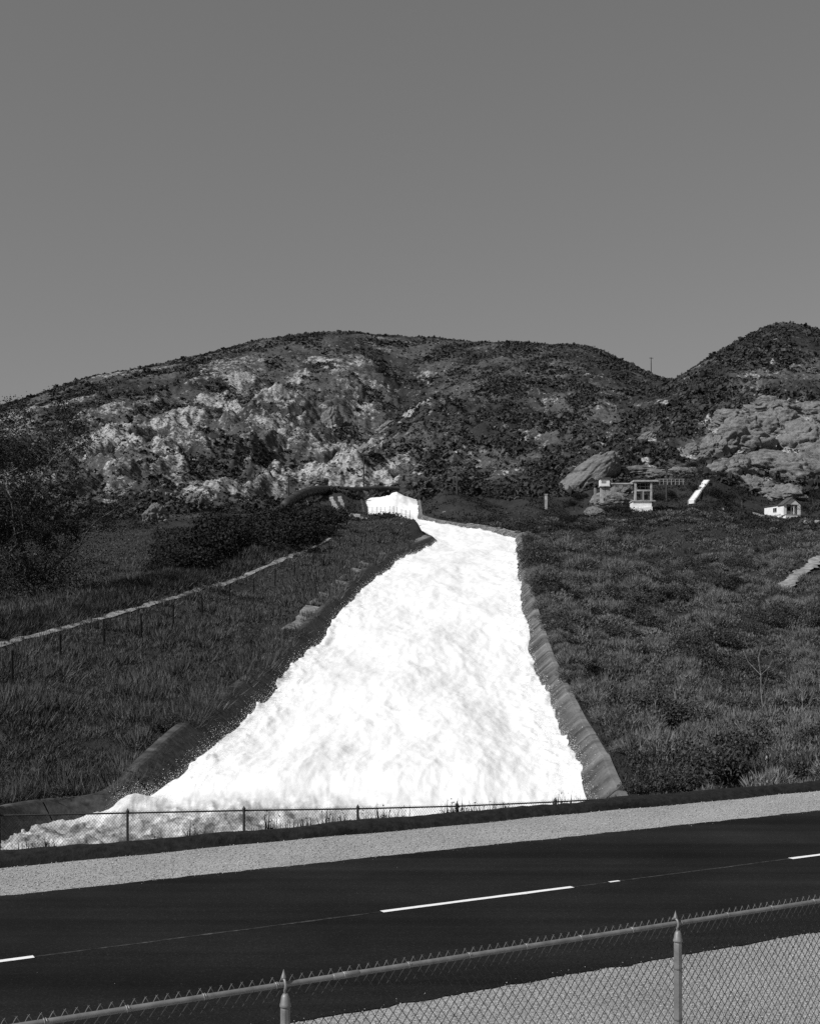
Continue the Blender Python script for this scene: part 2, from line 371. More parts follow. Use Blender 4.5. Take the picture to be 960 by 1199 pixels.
def terrain_z(X, Y, detail=True):
    Z = height(X, Y, detail); X = np.asarray(X, float); Y = np.asarray(Y, float)
    sd = np.full(len(X), 50.0); near = (Y < 380) & (Y > 15) & (np.abs(X) < 75)
    sd[near] = sdist(X[near], Y[near])
    W = zw(Y, X); rim = W + .66 * (1 - .5 * sst(-9.0, -12.5, X) * (Y < 60))
    bank = (Y - .32 * X) > 35.4
    w = sst(1.0, 4.2 + 3 * sst(60, 150, Y) - 4.6 * sst(195, 225, Y) * (X < 30) * (Y < 262), sd)
    Z2 = np.where(bank, rim * (1 - w) + np.maximum(Z, rim - .6 - .2 * sd) * w, Z)
    Z2 = np.where(sd < .8, W - 2.5, Z2)
    Z2 = np.where((sd < .8) & ~bank & (sd > 0), Z, Z2)
    return Z2, sd

def hit(px, py, y0=40, y1=1100):
    """first point of the terrain seen at a pixel"""
    Y = np.exp(np.linspace(math.log(y0), math.log(y1), 900)); X = (px - CX) / F * Y
    Z, _ = terrain_z(X, Y); q = HY - (Z - CAMZ) / Y * F
    i = np.nonzero(q <= py)[0]
    i = i[0] if len(i) else len(Y) - 1
    return Vector((X[i], Y[i], Z[i]))
def tz(x, y): return float(terrain_z(np.array([x]), np.array([y]))[0][0])

# rock patches of the slopes: (pixel, pixel, half width in pixels, half height in pixels, strength)
ROCKS = [(108, 512, 26, 20, 1.), (140, 515, 20, 22, .6), (215, 487, 22, 22, 1.), (180, 500, 26, 14, .7), (250, 468, 20, 18, .8), (285, 440, 18, 30, .6), (275, 475, 14, 12, .6), (335, 455, 16, 26, .8), (330, 463, 10, 8, .8), (350, 440, 10, 15, .5), (380, 421, 24, 6, .9), (70, 475, 14, 14, .5), (25, 495, 16, 10, .4), (200, 545, 18, 24, .65), (225, 580, 22, 20, .8), (270, 570, 22, 20, .6), (185, 607, 16, 16, .9), (130, 590, 14, 24, .45), (150, 600, 30, 20, .4), (215, 610, 12, 8, .6), (320, 560, 14, 20, .6), (315, 500, 24, 16, .5), (385, 500, 14, 18, .8), (395, 525, 12, 14, .6), (370, 545, 20, 16, .5),
         (455, 500, 14, 10, 1.), (440, 515, 16, 10, 1.), (425, 528, 18, 10, 1.), (405, 545, 20, 10, 1.), (392, 556, 14, 8, 1.), (480, 482, 10, 8, .8), (500, 470, 12, 10, .5), (440, 555, 24, 14, .7), (455, 560, 14, 10, .7), (470, 540, 20, 14, .5), (430, 480, 16, 20, .4), (500, 440, 14, 8, .5), (375, 568, 14, 8, .8), (558, 448, 10, 4, .7), (590, 550, 20, 20, .3), (620, 500, 24, 24, .25), (640, 470, 20, 16, .3), (545, 540, 24, 24, .25),
         (690, 540, 24, 14, 1.), (660, 570, 20, 14, 1.), (735, 555, 24, 10, .8), (760, 545, 20, 8, .7), (755, 515, 16, 8, .7), (770, 475, 6, 8, .8), (810, 530, 16, 14, .8), (850, 530, 30, 24, 1.1), (860, 560, 36, 22, 1.1), (880, 500, 40, 26, 1.2), (920, 510, 44, 34, 1.2), (945, 540, 40, 36, 1.2), (905, 570, 40, 22, 1.1), (950, 490, 30, 22, 1.), (850, 495, 24, 14, 1.), (900, 478, 16, 8, .6), (690, 600, 10, 14, .6), (685, 608, 6, 12, .7), (720, 580, 24, 8, .5), (720, 588, 34, 12, 1.1), (745, 558, 44, 8, 1.1), (790, 556, 20, 10, .9), (700, 606, 16, 10, 1.), (960, 590, 14, 6, .6), (905, 425, 6, 6, .5), (880, 440, 12, 8, .3), (700, 440, 14, 10, .3), (660, 430, 10, 6, .4)]
ROCKW = []
for px, py, a, b, s in ROCKS:
    p = hit(px, py, 250); ROCKW.append((p.x, p.y, a * p.y / F * 1.05, b * p.y / F / .55 + 1.5, s))
def rock_at(X, Y):
    r = np.zeros(len(X)); far = Y > 240
    x = X[far]; y = Y[far]; q = np.zeros(len(x))
    wx = fbm(x / 14, y / 14, 3, 71) * 5; wy = fbm(x / 14, y / 14, 3, 75) * 8
    for cx, cy, rx, ry, s in ROCKW:
        q = np.maximum(q, s * np.exp(-(((x + wx - cx) / rx) ** 2 + ((y + wy - cy) / ry) ** 2) * .9))
    rn, f = ridge_noise(x, y)
    q = q * .80 + (.38 + .04 * sst(.06, -.05, x / y) * sst(760, 560, y)) * sst(330, 380, y) + sst(.05, .4, rn) * .28 * sst(330, 430, y) * (.4 + .6 * sst(.06, -.06, x / y))
    r[far] = q; return r

# ------------------------------------------------------------------ terrain sheet
cols = np.concatenate([np.linspace(-1.4, -.40, 60, endpoint=False), np.linspace(-.40, .40, 840), np.linspace(.40, 1.4, 61)[1:]])
rows = np.concatenate([np.linspace(math.log(14), math.log(38), 50, endpoint=False), np.linspace(math.log(38), math.log(240), 330, endpoint=False), np.linspace(math.log(240), math.log(960), 470, endpoint=False), np.linspace(math.log(960), math.log(2600), 30)])
U, L = np.meshgrid(cols, rows); U = U.ravel(); L = L.ravel(); TY = np.exp(L); TX = U * TY
TZ, TSD = terrain_z(TX, TY)
nr, nc = len(rows), len(cols)
ii = np.arange(nr * nc).reshape(nr, nc)
quads = np.stack([ii[:-1, :-1].ravel(), ii[:-1, 1:].ravel(), ii[1:, 1:].ravel(), ii[1:, :-1].ravel()], 1)
TROCK = rock_at(TX, TY)
TVEG = np.where(TY < 300, 1.0, .42 + .5 * sst(380, 300, TY) + .5 * fbm(TX / 40, TY / 60, 4, 66) + .12 * (TX / TY > .02))
me = np_mesh('terrain', np.stack([TX, TY, TZ], 1), [quads], True, {'rock': np.clip(TROCK, 0, 1), 'veg': np.clip(TVEG, 0, 1)})
tag(link_mesh('terrain', me, 'hillside'), kind='structure')
del U, L

# ------------------------------------------------------------------ road, verges, kerb, markings
def strip(name, n0, n1, s0, s1, z, mat, ds=2.0, jag=0.0):
    s = np.arange(s0, s1 + ds, ds); V = []
    for q in s:
        for k, nn in ((0, n0), (1, n1)):
            j = jag * float(fbm(np.array([q * 2.6]), np.array([k * 7.7 + nn]), 4, 3, .7)[0]) if jag else 0
            p = RD * q + RN * (nn + j); V.append((p[0], p[1], z))
    f = np.array([(2 * i, 2 * i + 2, 2 * i + 3, 2 * i + 1) for i in range(len(s) - 1)])
    return link_mesh(name, np_mesh(name, V, [f]), mat)
tag(strip('gravel_verge', -60, 21.6, -150, 420, 0.0, 'gravel', 10), kind='structure')
tag(strip('road', 11.15, 18.5, -150, 420, .012, 'asphalt', .12, .045), kind='structure')
def s_at(px, n):
    k = (px - CX) / F; return (k * RN[1] * n - RN[0] * n) / (RD[0] - k * RD[1])
NCL = 14.87
for a, b in ((-150, 22), (447, 669), (925, 1290)):
    tag(strip('road_marking', NCL - .055, NCL + .055, s_at(a, NCL), s_at(b, NCL), .018, 'road_paint', .3, .01), kind='structure')
tag(strip('road_marking', NCL - .03, NCL + .03, s_at(713, NCL), s_at(722, NCL), .018, 'road_paint', .1), kind='structure')
tag(strip('road_marking', NCL - .025, NCL + .025, -20, 60, .015, 'faint_paint', .3, .02), kind='structure')
# loose stones of the gravel
def stones(n, n0, n1, s0, s1, lo, hi):
    s_ = RNG.uniform(s0, s1, n); q_ = RNG.uniform(n0, n1, n); r_ = RNG.uniform(lo, hi, n) ** 1.0
    c_ = RD[None] * s_[:, None] + RN[None] * q_[:, None]
    base = np.array([(1, 0, 0), (0, 1, 0), (-1, 0, 0), (0, -1, 0), (0, 0, .8), (0, 0, -.5)], float)
    V = base[None] * (r_[:, None, None] * RNG.uniform(.6, 1.3, (n, 6, 3))); a_ = RNG.uniform(0, 6.28, n); ca, sa = np.cos(a_)[:, None], np.sin(a_)[:, None]
    V = np.stack([V[..., 0] * ca - V[..., 1] * sa, V[..., 0] * sa + V[..., 1] * ca, V[..., 2]], 2)
    V = V + np.stack([c_[:, 0], c_[:, 1], r_ * .3 + .002], 1)[:, None]
    tri = np.array([(0, 1, 4), (1, 2, 4), (2, 3, 4), (3, 0, 4), (1, 0, 5), (2, 1, 5), (3, 2, 5), (0, 3, 5)])
    return V.reshape(-1, 3), (tri[None] + 6 * np.arange(n)[:, None, None]).reshape(-1, 3)
parts_ = [stones(16000, 7.5, 11.2, -2, 16, .004, .014), stones(14000, 18.45, 20.8, -9, 24, .005, .018), stones(220, 11, 18.6, -8, 22, .005, .012), stones(900, 11.0, 11.35, -3, 18, .004, .014), stones(900, 18.3, 18.6, -9, 24, .004, .014)]
V = []; fs = []; b0 = 0
for v_, f_ in parts_: V.append(v_); fs.append(f_ + b0); b0 += len(v_)
tag(link_mesh('gravel', np_mesh('gravel', np.concatenate(V), [np.concatenate(fs)]), 'stone_mix'), 'loose stones scattered over the gravel verges', 'gravel', kind='stuff')
# asphalt kerb, a hand-shaped dike along the gravel
prof = [(20.72, -.02), (20.80, .08), (20.92, .15), (21.08, .18), (21.28, .17), (21.46, .10), (21.62, -.05), (21.9, -.4)]
s = np.arange(-60, 120, .18); V = []
for q in s:
    for j, (nn, z) in enumerate(prof):
        a = float(q); jn = .05 * math.sin(a * .9 + j) + .035 * math.sin(a * 2.7 + j * 1.3); 
        p = RD * a + RN * (nn + jn + random.uniform(-.012, .012)); V.append((p[0], p[1], z + (.012 * math.sin(a * 1.9) + random.uniform(-.012, .012) if 0 < j < 7 else 0)))
m_ = len(prof); f = np.array([(i * m_ + j, (i + 1) * m_ + j, (i + 1) * m_ + j + 1, i * m_ + j + 1) for i in range(len(s) - 1) for j in range(m_ - 1)])
tag(link_mesh('kerb', np_mesh('kerb', V, [f], True), 'asphalt_kerb'), kind='structure')

# ------------------------------------------------------------------ white water
wu = np.linspace(-.62, .20, 700); wl = np.concatenate([np.linspace(math.log(16), math.log(38), 60, endpoint=False), np.linspace(math.log(38), math.log(346), 620)])
U, L = np.meshgrid(wu, wl); U = U.ravel(); WY = np.exp(L.ravel()); WX = U * WY
sd = sdist(WX, WY)
WZ = zw(WY, WX)
edge = sst(-3.5, 0, sd)
bil = np.abs(fbm(WX / 2.6 - .03 * WY, WY / 9.0, 4, 181, .5))
lump = (.35 - bil) * .13 + fbm(WX / 1.8, WY / 6.5, 6, 80, .6) * .062 + (ridged(WX / 1.3, WY / 4.0, 4, 90) - 1) * .02 + fbm(WX / 7, WY / 22, 2, 95) * .40
calm = sst(45.6, 42.6, WY) * sst(2.5, -5, WX)
chop = fbm(WX / .9 + .2 * WY, WY / 1.4, 5, 99, .6) * .17
amp = (1 - .8 * calm) * (1 + .6 * sst(200, 300, WY))
WZ = WZ + lump * amp * (1 - .35 * edge) + chop * calm - .25 * calm + edge * (np.maximum(0, fbm(WX / .9, WY / 2.4, 4, 85)) * .2) * (1 - calm)
bp = pt(463, 580, 325); WZ = WZ + 2.3 * np.exp(-((WX - bp[0]) / 4.2) ** 2 - ((WY - bp[1]) / 9) ** 2 + .25 * fbm(WX / 3, WY / 4, 3, 6))
sp = (-10.3, 44.2); WZ = WZ + 1.0 * np.exp(-((WX - sp[0]) / .9) ** 2 - ((WY - sp[1]) / .9) ** 2) * .6
keep = sd < .75
nr2, nc2 = len(wl), len(wu); ii = np.arange(nr2 * nc2).reshape(nr2, nc2)
kq = keep.reshape(nr2, nc2); cell = kq[:-1, :-1] & kq[:-1, 1:] & kq[1:, 1:] & kq[1:, :-1]
q = np.stack([ii[:-1, :-1][cell], ii[:-1, 1:][cell], ii[1:, 1:][cell], ii[1:, :-1][cell]], 1)
used = np.unique(q); remap = np.zeros(nr2 * nc2, int); remap[used] = np.arange(len(used))
wat = link_mesh('water', np_mesh('water', np.stack([WX, WY, WZ], 1)[used], [remap[q]], True, {'calm': calm[used]}), 'white_water')
tag(wat, kind='structure')
# spray: torn droplets thrown up along the edges and crests
def rand_quads(c, size, rng, aspect=1.0):
    n = len(c); a = rng.normal(size=(n, 3)); a /= np.linalg.norm(a, axis=1)[:, None]
    b = np.cross(a, rng.normal(size=(n, 3))); b /= np.linalg.norm(b, axis=1)[:, None]
    size = np.broadcast_to(size, (n,))[:, None]
    a = a * size; b = b * size * aspect
    return np.stack([c - a, c - b, c + a, c + b], 1).reshape(-1, 3), np.arange(4 * n).reshape(n, 4)
cand = np.nonzero((sd < .3) & (sd > -1.6) & (WY > 43) & (WY < 300) & (WX > -11))[0]
cand = RNG.choice(cand, 45000); yy = WY[cand]
c = np.stack([WX[cand], WY[cand], WZ[cand]], 1) + RNG.normal(size=(45000, 3)) * [.2, .3, .06]; c[:, 2] += np.abs(RNG.normal(size=45000)) * .22
V, fq = rand_quads(c, .005 + .00024 * yy * RNG.random(45000), RNG, .8)
link_mesh('spray', np_mesh('spray', V, [fq]), 'spray', wat)

# ------------------------------------------------------------------ concrete linings of the chute
def lining(name, pts, side, label, wk=1.0, wo=0.0, wide=1.0, step=.5, panel=4.6, top=1.0):
    x = smooth_line(pts, step); d = np.gradient(x, axis=0); d /= np.linalg.norm(d, axis=1)[:, None]
    nrm = np.stack([-d[:, 1], d[:, 0]], 1) * side
    off = np.array([-1.3, -.3, .3, .84, .90, 1.2]); zz = np.array([-1.2, -.28, .27, .75, .78, .78]) * top
    wet = np.array([1, 1, .85, .5, .15, 0]); V = []; A = []; fs = []
    k = max(2, int(panel / step)); i = 0
    while i + 1 < len(x):
        j = min(i + k, len(x) - 1); jz = RNG.normal() * .018; jo = RNG.normal() * .004; b = len(V)
        for m in range(i, j + 1):
            sh = .05 if m == i else (-.05 if m == j else 0)
            w = zw(x[m, 1], x[m, 0]); wb = RNG.normal() * .12
            sc_ = (1 - .5 * float(sst(-9.0, -12.5, x[m, 0])) * (x[m, 1] < 60)) * wide
            for o_, z_, t_ in zip(off * (sc_ if sc_ < 1 else 1), zz * sc_, wet):
                p = x[m] + nrm[m] * (o_ + jo) + d[m] * sh
                V.append((p[0], p[1], w + z_ + jz + RNG.normal() * .004)); A.append(min(1, max(0, t_ * wk + wo + wb)))
        nn = len(off)
        for m in range(j - i):
            for q_ in range(nn - 1):
                a = b + m * nn + q_; fs.append((a, a + nn, a + nn + 1, a + 1) if side < 0 else (a, a + 1, a + nn + 1, a + nn))
        i = j
    o = link_mesh(name, np_mesh(name, V, [np.array(fs)], False, {'wet': A}), 'lining')
    o.modifiers.new('thick', 'SOLIDIFY').thickness = .2; o.modifiers['thick'].offset = -1
    tag(o, label, 'channel lining'); return o, x, nrm, d
def slab_row(parent, x, nrm, d, sel, off0, off1, zoff, L=3.2, p_skip=.15):
    i = 0
    while i < len(x) - 8:
        if sel(x[i]) and random.random() > p_skip:
            n_ = int(L / .5 * random.uniform(.7, 1.2)); j = min(i + n_, len(x) - 1)
            m = MB(); jz = random.uniform(-.08, .08); w0, w1 = zw(x[i, 1]), zw(x[j, 1]); V = []
            tilt = random.uniform(.1, .3)
            for (k, w) in ((i, w0), (j, w1)):
                for o_, dz in ((off0 + random.uniform(-.1, .1), 0), (off1 + random.uniform(-.3, .3), tilt * (off1 - off0))):
                    p = x[k] + nrm[k] * o_
                    for th in (-.22, 0): V.append((p[0], p[1], w + zoff + jz + dz + th))
            m.add(V, [(1, 3, 7, 5), (0, 4, 6, 2), (0, 1, 5, 4), (2, 6, 7, 3), (0, 2, 3, 1), (4, 5, 7, 6)]).build('coping_slab', 'slab_concrete', parent)
            i = j + 1
        else: i += 3
LIN_L, xl, nl, dl = lining('channel_lining', LP, -1, 'dark wet sloping concrete lining down the left side of the white water chute', .6, .5)
LIN_R, xr, nrr, dr = lining('channel_lining', RP, -1, 'sunlit grey concrete lining down the right side of the chute under the bushes', .4, .06, .68)
slab_row(LIN_L, xl, nl, dl, lambda p: 84 < p[1] < 222 and p[0] > -9, 1.05, 2.3, .78)
slab_row(LIN_R, xr, nrr, dr, lambda p: 203 < p[1] < 256, 1.0, 2.0, .8, 3.4, .1)
slab_row(LIN_L, xl, nl, dl, lambda p: 62 < p[1] < 84, 1.05, 1.6, .76, 3.0, .6)

# ------------------------------------------------------------------ vegetation
def blades(base, up, h, wd, rng, bend=.25):
    """single triangles growing from base along up"""
    n = len(base); side = np.cross(up, rng.normal(size=(n, 3))); side /= np.linalg.norm(side, axis=1)[:, None] + 1e-9
    tip = base + up * np.asarray(h)[:, None] + rng.normal(size=(n, 3)) * (np.asarray(h)[:, None] * bend)
    w_ = np.asarray(wd)[:, None] * side
    return np.stack([base - w_, base + w_, tip], 1).reshape(-1, 3), np.arange(3 * n).reshape(n, 3)
def leaf_mass(name, cen, rng, tone, size, elong=1.0):
    V, q = rand_quads(cen, size, rng, elong)
    return np_mesh(name, V, [q], False, {'tone': np.repeat(tone, 4)})
def mound(n, rx, rz, rng, lobes=5, shell=.35):
    """points filling a lumpy mound standing on the ground, with outward directions"""
    L_ = [(rng.normal(size=3) * [rx * .45, rx * .45, rz * .12] + [0, 0, rz * (.25 + .25 * rng.random())], rng.uniform(.45, .8)) for _ in range(lobes)]
    P = []; D = []
    for i in range(n):
        c_, k = L_[rng.integers(lobes)]; d = rng.normal(size=3); d /= np.linalg.norm(d); d[2] = abs(d[2]) if rng.random() < .8 else d[2]
        p = c_ + d * [rx * k, rx * k, rz * k] * (1 - shell * rng.random() ** 1.5); p[2] = max(p[2], .02)
        P.append(p); D.append(d)
    return np.array(P), np.array(D)
# bush kinds (unit sizes in metres)
def sage_mesh(seed):
    r = np.random.default_rng(seed); P, D = mound(1700, .8, .75, r, 6, .5)
    up = D * .8 + [0, 0, .55] + r.normal(size=P.shape) * .25; up /= np.linalg.norm(up, axis=1)[:, None]
    h = r.uniform(.06, .19, len(P)); V, f = blades(P - up * .08, up, h + .08, r.uniform(.010, .026, len(P)), r, .3)
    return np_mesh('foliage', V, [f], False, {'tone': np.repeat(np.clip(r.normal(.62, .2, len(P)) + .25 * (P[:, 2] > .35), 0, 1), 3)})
def leafy_mesh(seed, n=1900, rx=.9, rz=1.0, size=(.03, .065)):
    r = np.random.default_rng(seed); P, D = mound(n, rx, rz, r, 8, .55)
    return leaf_mass('foliage', P, r, np.clip(r.normal(.4, .25, n), 0, 1), r.uniform(size[0], size[1], n), .6)
def stems_mesh(seed, n=14, h=1.0):
    r = random.Random(seed); m = MB()
    for i in range(n):
        a = r.uniform(0, 6.28); l = h * r.uniform(.6, 1.15); x, y = math.cos(a) * l * .5, math.sin(a) * l * .5
        m.tube([(0, 0, -.1), (x * .35, y * .35, l * .4), (x + r.uniform(-.1, .1), y, l * .95)], [.022, .014, .006], 4)
    return m
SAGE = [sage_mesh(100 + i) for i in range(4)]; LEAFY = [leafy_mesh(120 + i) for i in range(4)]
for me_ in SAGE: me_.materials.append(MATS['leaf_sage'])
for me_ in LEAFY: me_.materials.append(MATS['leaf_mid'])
DARK = [leafy_mesh(140 + i, 2600, 1.6, 1.7, (.05, .12)) for i in range(4)]
for me_ in DARK: me_.materials.append(MATS['leaf_dark'])
def place_plant(name, meshes, stems, p, scale, rz, zs=1.0):
    o = empty(name, p, rz); o.scale = (scale, scale, scale * zs)
    f_ = bpy.data.objects.new('foliage', random.choice(meshes)); COL.objects.link(f_); f_.parent = o
    if stems is not None: s_ = bpy.data.objects.new('stem', stems); COL.objects.link(s_); s_.parent = o
    return o
STEM = []
for i in range(3):
    t_ = stems_mesh(i).build('stem', 'bark'); STEM.append(t_.data); bpy.data.objects.remove(t_)

def dline(x, y, P):
    o = np.full(len(x), 1e9)
    for i in range(0, len(x), 40000):
        o[i:i + 40000] = np.sqrt(((x[i:i + 40000, None] - P[None, ::2, 0]) ** 2 + (y[i:i + 40000, None] - P[None, ::2, 1]) ** 2).min(1))
    return o
DL = [hit(px, py, 120, 260)  for px, py in ((912, 692), (922, 684), (934, 676), (946, 666), (960, 656), (980, 645), (1010, 632))]
DLP = smooth_line([(p.x, p.y) for p in DL], .5)
# low sage and leafy bushes covering the slope right of the chute
G_S, G_L = 'rounded sage bushes covering the slope right of the chute', 'dark leafy bushes among the sage on the right slope'
cnt = 0; pts_used = []
cu_ = RNG.uniform(.09, .37, 4000); cl_ = np.exp(RNG.uniform(math.log(40), math.log(200), 4000)); cx_ = cu_ * cl_
_ry = np.linspace(46, 150, 60); _rx = np.interp(_ry, [p[1] for p in RP], [p[0] for p in RP]) + RNG.uniform(1.1, 2.0, 60)   # a fringe hanging over the lining
cx_ = np.concatenate([_rx, cx_]); cl_ = np.concatenate([_ry, cl_])
cz_, csd = terrain_z(cx_, cl_)
dl_ = dline(cx_, cl_, DLP)
for k_, (x, y, z, d) in enumerate(zip(cx_, cl_, cz_, csd)):
    if cnt >= 285: break
    n_ = x * RN[0] + y * RN[1]
    if d < (.95 if y > 66 or random.random() < .5 else 1.75) or y - .32 * x < 37 or dl_[k_] < 1.8: continue
    s_ = random.uniform(.7, 1.5) * (1 + .3 * (y > 100)) * (.6 if d < 1.8 else 1)
    if any((x - a) ** 2 + (y - b) ** 2 < (.62 * (s_ + c_)) ** 2 for a, b, c_ in pts_used): continue
    pts_used.append((x, y, s_)); cnt += 1
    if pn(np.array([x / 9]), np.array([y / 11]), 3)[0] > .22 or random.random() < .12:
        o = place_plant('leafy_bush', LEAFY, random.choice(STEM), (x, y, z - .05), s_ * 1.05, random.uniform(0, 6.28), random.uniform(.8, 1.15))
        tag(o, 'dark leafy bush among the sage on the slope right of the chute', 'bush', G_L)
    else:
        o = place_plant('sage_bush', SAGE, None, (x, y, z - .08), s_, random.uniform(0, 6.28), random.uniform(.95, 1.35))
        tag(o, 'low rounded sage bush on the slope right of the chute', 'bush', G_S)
_li = np.nonzero((xl[:, 1] < 88) & (xl[:, 1] > 37.5))[0]
for i in range(30):
    k_ = int(random.choice(_li if i > 16 else _li[xl[_li, 1] < 56])); q_ = xl[k_] + nl[k_] * random.uniform(1.0, 1.9); x, y = float(q_[0]), float(q_[1])
    zz_, dd2 = terrain_z(np.array([x]), np.array([y]))
    if dd2[0] < .7: continue
    s_ = random.uniform(.4, .8); o = place_plant('leafy_bush', LEAFY, random.choice(STEM), (x, y, float(zz_[0]) - .1), s_, random.uniform(0, 6.28), random.uniform(.7, 1.0))
    tag(o, 'dark leafy bush hanging over the concrete lining left of the chute', 'bush', 'bushes along the rim of the left lining')
# undergrowth between them, and the long grass of the banks
def sample(n, u0, u1, y0, y1):
    u = RNG.uniform(u0, u1, n); y = np.exp(RNG.uniform(math.log(y0), math.log(y1), n)); return u * y, y
x, y = sample(640000, -.40, .0, 43, 300); z, d = terrain_z(x, y)
cl = fbm(x / 2.0, y / 2.4, 4, 7, .65) + .5 * fbm(x / 14, y / 14, 2, 9)
chl = np.interp(y, [p[1] for p in LEFT_PX[::-1]], [(p[0] - CX) / F * p[1] for p in LEFT_PX[::-1]])
ok = (d > .85) & (x < chl + 1) & (y - .32 * x > 36) & ((y < 190) | (x / y < -.20) | ((x / y > -.105) & (y < 262)))
# the trodden path stays bare
PK = [(-160, 808), (-60, 776), (0, 755), (100, 730), (200, 702), (270, 681), (320, 662), (345, 651), (380, 635), (390, 629)]
PATH = []
for px in list(range(-150, 391, 12)):
    p = hit(px, float(np.interp(px, [q[0] for q in PK], [q[1] for q in PK])), 50, 240); PATH.append((p.x, p.y))
PATH = smooth_line(PATH, 1.0)
dp = dline(x, y, PATH); ok &= (dp > .55)
bk = sst(.8, 1.4, dp) * sst(8.0, 4.0, dp) * (np.interp(y, PATH[:, 1], PATH[:, 0]) > x)  # uphill side of the path: taller grass, with the bank's shade painted in
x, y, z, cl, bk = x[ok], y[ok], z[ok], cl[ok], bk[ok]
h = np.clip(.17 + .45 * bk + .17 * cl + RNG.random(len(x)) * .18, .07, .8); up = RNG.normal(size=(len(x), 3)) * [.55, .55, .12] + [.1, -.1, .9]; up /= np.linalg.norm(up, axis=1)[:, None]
tx_, ty_ = sample(12000, -.40, .0, 40, 200); _lj = RNG.choice(np.nonzero((xl[:, 1] < 190) & (xl[:, 1] > 36.5))[0], 420); _lq = xl[_lj] + nl[_lj] * RNG.uniform(1.15, 2.4, 420)[:, None]; _lj = RNG.choice(np.nonzero((xl[:, 1] < 60) & (xl[:, 1] > 36.5))[0], 260); _lq = np.concatenate([_lq, xl[_lj] + nl[_lj] * RNG.uniform(.95, 1.7, 260)[:, None]]); tx_ = np.concatenate([tx_, _lq[:, 0]]); ty_ = np.concatenate([ty_, _lq[:, 1]])
tzz, tdd = terrain_z(tx_, ty_); tcl = np.interp(ty_, [p[1] for p in LEFT_PX[::-1]], [(p[0] - CX) / F * p[1] for p in LEFT_PX[::-1]])
tk = (tdd > .75) & (tx_ < tcl + 1) & (ty_ - .32 * tx_ > 35.5) & (dline(tx_, ty_, PATH) > 1.2) & (fbm(tx_ / 6, ty_ / 9, 3, 91) + .5 * (tdd < 2.6) > .12)
tx_, ty_, tzz = tx_[tk], ty_[tk], tzz[tk]; kk = 36; nt_ = len(tx_)
rr_ = RNG.normal(size=(nt_, kk, 2)) * RNG.uniform(.12, .32, (nt_, 1, 1))
x = np.concatenate([x, (tx_[:, None] + rr_[..., 0]).ravel()]); y = np.concatenate([y, (ty_[:, None] + rr_[..., 1]).ravel()]); z = np.concatenate([z, tzz.repeat(kk)])
h = np.concatenate([h, (RNG.uniform(.45, .95, (nt_, 1)) * RNG.uniform(.6, 1.1, (nt_, kk))).ravel()]); bk = np.concatenate([bk, np.zeros(nt_ * kk)]); cl = np.concatenate([cl, np.repeat(RNG.normal(.35, .55, nt_), kk)])
uo = np.concatenate([rr_ * 1.6, np.ones((nt_, kk, 1))], 2).reshape(-1, 3); uo /= np.linalg.norm(uo, axis=1)[:, None]; up = np.concatenate([up, uo])
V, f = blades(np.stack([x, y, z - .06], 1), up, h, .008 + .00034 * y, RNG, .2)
tone = np.clip(.40 - .4 * bk + .38 * cl + RNG.normal(size=len(x)) * .26, 0, 1)  # bank shade above the path goes into the blade tone
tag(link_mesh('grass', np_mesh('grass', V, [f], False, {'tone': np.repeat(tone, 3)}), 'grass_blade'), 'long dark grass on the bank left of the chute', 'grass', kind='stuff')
x, y = sample(260000, .08, .42, 42.5, 290); z, d = terrain_z(x, y)
ok = (d > .85) & (y - .32 * x > 40) & (dline(x, y, DLP) > 1.0); x, y, z = x[ok], y[ok], z[ok]
cl = fbm(x / 2.2, y / 2.2, 4, 17) + .4 * fbm(x / 10, y / 10, 2, 19)
h = np.clip(.10 + .16 * cl + RNG.random(len(x)) * .15, .05, .5) * (1 + .35 * sst(80, 200, y)); up = RNG.normal(size=(len(x), 3)) * [.5, .5, .15] + [0, 0, .9]; up /= np.linalg.norm(up, axis=1)[:, None]
V, f = blades(np.stack([x, y, z - .06], 1), up, h, .012 + .00045 * y, RNG, .25)
tag(link_mesh('undergrowth', np_mesh('undergrowth', V, [f], False, {'tone': np.repeat(np.clip(.10 + .3 * cl + .25 * fbm(x / 18, y / 26, 3, 88) + RNG.normal(size=len(x)) * .2, 0, 1), 3)}), 'leaf_sage'), 'tangled low undergrowth on the slopes right of the chute', 'undergrowth', kind='stuff')
# the mass of small sage mounds further up, too many to tell apart
xm, ym = sample(2600, .07, .42, 44, 270); zm, dm = terrain_z(xm, ym); cm = fbm(xm / 14, ym / 14, 3, 77)
ok = (dm > 1.2 + .7 * (ym < 80)) & (dline(xm, ym, DLP) > 1.9) & (ym - .32 * xm > 38) & (cm > -.45); xm, ym, zm = xm[ok], ym[ok], zm[ok]; nm = len(xm); kk = 190
Rm = RNG.uniform(.45, 1.15, nm) * (1 + .4 * sst(90, 200, ym))
D = RNG.normal(size=(nm, kk, 3)); D /= np.linalg.norm(D, axis=2)[..., None]; D[..., 2] = np.abs(D[..., 2])
Pm = np.stack([xm, ym, zm - .05], 1)[:, None] + D * (Rm[:, None, None] * RNG.uniform(.65, 1.0, (nm, kk, 1))) * [1, 1, .8]
um = D * .8 + [0, 0, .5] + RNG.normal(size=D.shape) * .25; um /= np.linalg.norm(um, axis=2)[..., None]
hm = (Rm[:, None] * RNG.uniform(.12, .27, (nm, kk))).ravel(); wm_ = (.014 + .0004 * ym)[:, None].repeat(kk, 1).ravel()
V, f = blades(Pm.reshape(-1, 3), um.reshape(-1, 3), hm, wm_, RNG, .2)
tm = np.clip(np.repeat(RNG.normal(.5, .15, nm) + .4 * fbm(xm / 18, ym / 26, 3, 88), kk) + RNG.normal(size=nm * kk) * .2, 0, 1)
